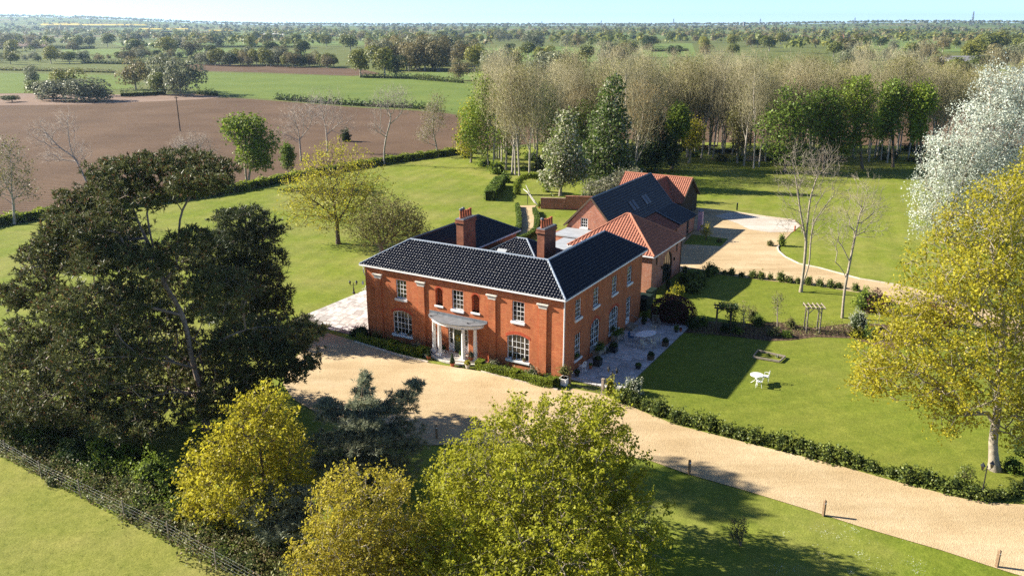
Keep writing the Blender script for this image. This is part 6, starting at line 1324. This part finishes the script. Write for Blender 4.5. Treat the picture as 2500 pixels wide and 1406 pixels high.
# ------------------------------------------------------------------ fields, hedgerow trees and the distance
def far_proto(name, leaf, W_, Hh, n, size, seed, trunk=True, lumps=7):
    rng = np.random.default_rng(seed); root = thing(name, 'x', 'tree', (0, 0, 0))
    cs = np.clip(rng.normal(size=(lumps, 3)), -1.4, 1.4) * np.array([W_ * .42, W_ * .42, Hh * .18]) + np.array([0, 0, Hh * .45]); rs = rng.uniform(.6, .95, lumps)
    k = rng.integers(0, lumps, n); d = rdir(rng, n); d[:, 2] = np.where(d[:, 2] < -.4, -d[:, 2], d[:, 2])
    c = cs[k] + d * (rs[k] * rng.uniform(.5, 1, n) ** .5)[:, None] * np.array([W_ * .75, W_ * .75, Hh * .42]); c[:, 2] = np.where(c[:, 2] < Hh * .03, rng.uniform(.03, .3, n) * Hh, c[:, 2])
    V, F = leaf_quads(c, size, rng, nrm=d * .8 + np.array([0, 0, .2]), tilt=.6, asp=.75)
    tb = []
    for _ in range(5): q = rng.integers(0, lumps); tb.append(cs[q])
    P0 = np.array([[0, 0, 0.]] + [[0, 0, Hh * .25]] * 5); P1 = np.array([[0, 0, Hh * .3]] + tb); R0 = np.array([Hh * .03] + [Hh * .018] * 5); R1 = np.array([Hh * .022] + [Hh * .006] * 5)
    V2, F2 = tube_arrays(P0, P1, R0, R1, 5)
    put('trunk', nmesh('trunk', V2, [F2], M['bark_grey']), root); put('crown', nmesh('crown', V, [F], M[leaf]), root); return root
FPR = {'g': far_proto('field_tree', 'lf_far', 5.5, 11, 2200, .7, 1), 'y': far_proto('field_tree', 'lf_far_yellow', 5.5, 11, 2200, .65, 2), 'b': far_proto('field_tree', 'lf_far_brown', 6, 12, 2600, .6, 3, lumps=9), 's': far_proto('field_tree', 'lf_far_grey', 6, 10, 2600, .62, 4, lumps=9), 'd': far_proto('field_tree', 'lf_dark', 5, 10, 2200, .55, 5)}
used = set(); fr = random.Random(12)
def field_tree(px, py, kind, h, lbl, grp=None, wsc=1.0):
    t = FPR[kind] if kind not in used else dup(FPR[kind]); used.add(kind)
    t.location = g(px, py, -.12); t.rotation_euler = (0, 0, fr.uniform(0, 6.28)); s_ = h / {'g': 11, 'y': 11, 'b': 12, 's': 10, 'd': 10}[kind]; t.scale = (s_ * wsc, s_ * wsc, s_); tag(t, lbl, 'tree', grp)
SINGLE = [(125, 156, 'y', 12, 'round yellow-green oak standing alone far left of the fields', 1.1), (26, 158, 'y', 9, 'small round tree at the far left edge beyond the fields', 1.2), (170, 156, 'g', 9, 'darker tree just right of the lone yellow-green oak', 1), (312, 152, 'b', 10, 'rounded brown-green tree between fields at left', 1.2),
 (332, 219, 'b', 13, 'russet tree left of the clump between green and ploughed fields', 1.05), (400, 226, 's', 14, 'grey-green willow in the clump between green and ploughed fields', .95), (442, 234, 's', 13, 'dense grey-green tree at the right of the field clump', 1.0), (385, 232, 'g', 9, 'light green bushy tree at the foot of the field clump', 1.0),
 (160, 235, 'y', 10, 'yellow-green tree rising from the scrub at the left field corner', 1.1), (205, 248, 's', 7.5, 'purple-grey blackthorn thicket at the left field corner', 2.2), (95, 240, 'g', 7, 'dark green bush at the left field corner', 1.5), (240, 248, 's', 6, 'low grey thicket right of the blackthorn', 1.8), (130, 246, 's', 6.5, 'low grey thicket left of the blackthorn', 1.8), (80, 215, 's', 9, 'thin grey tree above the left field thicket', .7), (30, 250, 'g', 2.6, 'small dark hedge bush at the left edge of the field', 2.6),
 (880, 188, 'y', 14, 'golden tree at the left front of the field copse', .95), (940, 190, 'y', 16, 'large yellow-green tree at the front of the field copse', .95), (968, 188, 'd', 13, 'dark ivy-clad tree at the front of the field copse', .8), (1121, 197, 'b', 10, 'small round brown tree alone at the right of the field copse', 1), (612, 128, 'y', 17, 'tall pale poplar spire above the hedgerow', .38), (797, 165, 'g', 9, 'light green bush at the end of the long hedgerow', 1.1)]
for px, py, kd, h, lbl, ws in SINGLE: field_tree(px, py, kd, h, lbl, None, ws)
for k in range(40):
    field_tree(fr.uniform(930, 1165), fr.uniform(150, 178), fr.choice('bbbsy'), fr.uniform(14, 19), 'brown-crowned tree in the dense field copse', 'trees of the field copse', .85)
for k in range(48):
    px = 470 + k * 7.4 + fr.uniform(-4, 4); field_tree(px, 157 + fr.uniform(-3, 4) + (px - 470) * .02, fr.choice('gdbsgy'), fr.uniform(6, 11.5), 'hedgerow tree in the long dark line behind the brown field', 'trees of the long hedgerow', 1.0)
for k in range(30):
    field_tree(-40 + k * 17 + fr.uniform(-8, 8), 152 - k * .3 + fr.uniform(-4, 4), fr.choice('gdbs'), fr.uniform(4, 8), 'low tree in the hedgerow at the left behind the green field', 'trees of the left hedgerow', 1.2)
for k in range(46):
    px = fr.uniform(1170, 1560) if k < 14 else fr.uniform(2050, 2560); field_tree(px, fr.uniform(150, 215) if px < 1600 else fr.uniform(140, 235), fr.choice('bsbgy'), fr.uniform(9, 15), 'tree beyond the wood among the fields', 'trees beyond the wood', 1.0)
for k in range(6): field_tree(2400 + k * 22 + fr.uniform(-8, 8), 128 + fr.uniform(-6, 10), fr.choice('gy'), fr.uniform(15, 21), 'large light-green tree behind the silvery poplar at right', 'tall trees behind the poplar', .95)
LX = []
for k in range(150):
    py = fr.choice((97, 100, 104, 110, 116, 118, 127, 140)) + fr.uniform(-1.5, 1.5); px = fr.uniform(-60, 2560)
    field_tree(px, py, fr.choice('ggbsyd'), fr.uniform(9, 18), 'scattered tree of the far hedgerows', 'far hedgerow trees', 1.15)
# far hedges
def far_hedge(path, h, w, lbl, seed, leaf='lf_far', size=.5):
    tag(put('field_hedge', hedge_mesh('field_hedge', [g(*p) for p in path], w, h, leaf, size, 8, seed, .5, .5)), lbl, 'hedge')
far_hedge([(675, 243), (760, 250), (870, 258), (1000, 264), (1070, 271)], 1.5, 1.8, 'dark hedge between the green and the ploughed field', 51, 'lf_dark', .45)
far_hedge([(295, 236), (350, 234), (405, 230)], 2.2, 2.2, 'short dark hedge below the field clump', 52, 'lf_dark', .4)
far_hedge([(480, 230), (530, 234)], 1.6, 2.0, 'small hedge right of the field clump', 53, 'lf_far', .4)
far_hedge([(880, 190), (1000, 193), (1060, 195)], 1.8, 2.0, 'hedge at the foot of the field copse', 54, 'lf_dark', .5)
far_hedge([(1010, 194), (1130, 203)], 1.8, 2.0, 'hedge running right from the copse', 55)
far_hedge([(200, 155), (300, 157), (420, 158)], 1.8, 2.2, 'straight dark hedge behind the left green field', 56, 'lf_dark', .5)
far_hedge([(-60, 122), (110, 118), (180, 121), (230, 119)], 2.2, 3, 'distant hedge behind the pale field', 57, 'lf_dark', .6)
far_hedge([(300, 112), (520, 116), (740, 117)], 2.0, 3, 'distant hedge between the far green fields', 58, 'lf_dark', .6)
far_hedge([(1590, 126), (1680, 125)], 2.0, 3, 'distant hedge above the wood', 59, 'lf_dark', .6)
far_hedge([(0, 172), (150, 175), (280, 178)], 1.2, 2.5, 'rough grassy bank across the left green field', 60, 'lf_scrub', .5)
# far-off woodland that reads as one mass
fw = np.random.default_rng(33)
def far_wood(name, n, rmin, rmax, leaf, lbl, seed, cards=34, pw=1.6, csz=.4):
    rng = np.random.default_rng(seed)
    r = rmin + (rmax - rmin) * rng.uniform(0, 1, n) ** (1 / pw); az = np.radians(rng.uniform(-46, 46, n))
    band = np.round(r / 210) * 210 + rng.normal(size=n) * 22 + 60 * np.sin(az * 9); pick = rng.uniform(0, 1, n) < .82; r = np.where(pick, band, r)
    dens = np.sin(az * 31 + r * .004) + np.sin(az * 57 - r * .007) + rng.normal(size=n) * .8; keep = dens > -.35; r = r[keep]; az = az[keep]; n = len(r)
    x, y = r * np.sin(az), r * np.cos(az); z = np.where(r > 1250, far_z(x, y), -.1)
    hh = rng.uniform(7, 17, n); ww = hh * rng.uniform(.42, .66, n)
    d = rdir(rng, n * cards).reshape(n, cards, 3); d[:, :, 2] = np.abs(d[:, :, 2]) * 1.2 - .2
    c = d * rng.uniform(.55, 1, (n, cards, 1)) * np.stack([ww, ww, hh * .5], 1)[:, None, :]; c[:, :, 2] += (hh * .5)[:, None]
    c += np.stack([x, y, z], 1)[:, None, :]
    V, F = leaf_quads(c.reshape(-1, 3), np.repeat(hh * csz, cards), rng, nrm=d.reshape(-1, 3) * .9 + np.array([0, 0, .3]), tilt=.4, asp=.8)
    tag(put(name, nmesh(name, V, [F], M[leaf])), lbl, 'woodland', kind='stuff')
far_wood('far_woodland', 2500, 900, 2700, 'lf_far', 'green trees and copses of the distant countryside', 1, 34, 1.4, .27)
far_wood('far_woodland', 1700, 950, 3000, 'lf_far_brown', 'brown leafless copses of the distant countryside', 2, 30, 1.5, .26)
far_wood('far_woodland', 700, 950, 2600, 'lf_far_yellow', 'yellow-green trees of the distant countryside', 3, 32, 1.5, .26)
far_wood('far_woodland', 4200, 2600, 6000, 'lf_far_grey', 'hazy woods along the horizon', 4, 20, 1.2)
far_wood('far_woodland', 4200, 5000, 5900, 'lf_far', 'unbroken wooded ridge on the skyline', 5, 12, 1.0, .5)
for px, py0, py1, w, lbl in ((230, 64, 67, 260, 'broad yellow rapeseed field near the horizon at left'), (400, 75, 78, 120, 'yellow rapeseed field below the broad one at left'), (540, 80, 82, 60, 'small yellow rapeseed strip left of the far barn'), (150, 61, 63, 90, 'thin yellow rapeseed strip highest on the left hill')):
    def on_hill(px, py):
        d = ray(px, py); lo = 1300.0
        for r in np.arange(1300, 6000, 10.0):
            t_ = r / math.hypot(d.x, d.y)
            if CAM_H + d.z * t_ <= far_z(d.x * t_, d.y * t_) + 1.5: return Vector((d.x * t_, d.y * t_, far_z(d.x * t_, d.y * t_) + 8.0))
        t_ = 5400 / math.hypot(d.x, d.y); return Vector((d.x * t_, d.y * t_, far_z(d.x * t_, d.y * t_) + 8))
    P = [on_hill(px - w / 2 + w * i / 6, py1) for i in range(7)] + [on_hill(px + w / 2 - w * i / 6, py0) for i in range(7)]
    me = bpy.data.meshes.new('rapeseed_field'); me.from_pydata([tuple(p) for p in P], [], [(i, i + 1, 12 - i, 13 - i) for i in range(6)]); me.materials.append(M['rape']); o = put('rapeseed_field', me); o['kind'] = 'structure'; o['label'] = lbl
# pylons along the horizon
def pylon():
    t = thing('pylon', 'x', 'pylon', (0, 0, 0)); m = MB(); H_ = 46
    lv = [(0, 4.2), (14, 2.4), (28, 1.1), (H_, .35)]
    for sx, sy in ((1, 1), (-1, 1), (-1, -1), (1, -1)):
        for (z0, w0), (z1, w1) in zip(lv[:-1], lv[1:]): m.bar((sx * w0, sy * w0, z0), (sx * w1, sy * w1, z1), .7)
    for (z0, w0), (z1, w1) in zip(lv[:-1], lv[1:]):
        for s_ in (1, -1): m.bar((-w0, s_ * w0, z0), (w1, s_ * w1, z1), .45); m.bar((w0, s_ * w0, z0), (-w1, s_ * w1, z1), .45)
    m.build('tower', M['steel_far'], t)
    for z, w in ((27, 8.5), (33.5, 6.5), (40, 5)):
        a_ = MB(); a_.bar((-w, 0, z), (0, 0, z + 1.3), .5); a_.bar((w, 0, z), (0, 0, z + 1.3), .5); a_.bar((-w, 0, z), (w, 0, z), .45)
        for s_ in (-1, 1): a_.bar((s_ * w, 0, z), (s_ * w, 0, z - 2), .3)
        a_.build('crossarm', M['steel_far'], t)
    return t
PY = [(148, 44, 16), (196, 43, 16), (246, 43, 16), (300, 45, 16), (361, 46, 16), (423, 47, 17), (519, 51, 14), (605, 52, 14), (700, 52, 15), (797, 53, 14), (906, 57, 12), (993, 55, 13), (1096, 56, 12), (1200, 56, 12), (1323, 51, 15), (1468, 50, 16), (1645, 46, 20), (1857, 45, 21), (2088, 43, 22), (2378, 28, 30)]
p0 = pylon(); ptops = []
for k, (px, top, hp) in enumerate(PY):
    t = p0 if k == 0 else dup(p0); Y = 46 * FPX / hp * .93; top_ = at(px, top, Y); t.location = (top_.x, Y, top_.z - 46); t.rotation_euler = (0, 0, .5)
    tag(t, 'tallest electricity pylon, nearest the right edge on the skyline' if k == len(PY) - 1 else 'lattice electricity pylon far off on the skyline', 'pylon', None if k == len(PY) - 1 else 'pylons on the skyline')
# far buildings
def far_house(px, py, w, d, h, rh, lbl, wall_m, roof_m, rz=0.2):
    t = thing('far_building', lbl, 'building', g(px, py, -.1), rz); MB().box(-w / 2, w / 2, -d / 2, d / 2, 0, h).build('wall', M[wall_m], t)
    r = MB(); r.slab([(-w / 2 - .3, -d / 2 - .3, h), (-w / 2 - .3, d / 2 + .3, h), (-w / 2 - .3, 0, h + rh)], (w + .6, 0, 0)); r.build('roof', M[roof_m], t)
    for k in range(3): MB().box(-w / 2 + w * (.2 + .3 * k) - .5, -w / 2 + w * (.2 + .3 * k) + .5, -d / 2 - .05, -d / 2, h * .3, h * .7).build('window', M['glass'], t)
far_house(2350, 165, 30, 14, 4, 3, 'long grey-roofed farm shed beyond the wood at right', 'wood_dark', 'far_grey'); far_house(2092, 97, 16, 9, 6, 4, 'white cottage with red roof among distant trees', 'far_white', 'far_roof'); far_house(2065, 96, 14, 9, 5, 5, 'red-roofed cottage left of the white one', 'far_roof', 'far_roof'); far_house(2125, 95, 14, 9, 5, 5, 'small red-roofed house right of the white cottage', 'far_roof', 'far_roof')
far_house(660, 93, 60, 20, 6, 3, 'long pale glasshouse shed among the distant trees', 'far_white', 'far_white', 0)
tw_ = thing('church_tower', 'square grey church tower on the skyline', 'tower', (at(1817, 62, 3600).x, 3600, 10)); MB().box(-4, 4, -4, 4, 0, 28).build('tower', M['far_grey'], tw_)
for sx in (-3.4, 3.4):
    for sy in (-3.4, 3.4): MB().box(sx - .6, sx + .6, sy - .6, sy + .6, 28, 30).build('pinnacle', M['far_grey'], tw_)

# ------------------------------------------------------------------ haze
hz = MB().box(-5600, 5600, -60, 7000, -62, 110); ho = hz.build('haze', None); ho['kind'] = 'stuff'; ho['label'] = 'thin blue haze over the far countryside'
m, nt, out, N, L = nodes('haze'); pv = N('ShaderNodeVolumePrincipled'); pv.inputs['Color'].default_value = (.62, .82, 1.0, 1); pv.inputs['Density'].default_value = .00009; pv.inputs['Anisotropy'].default_value = .6
L(pv.outputs[0], out.inputs['Volume']); ho.data.materials.append(m)
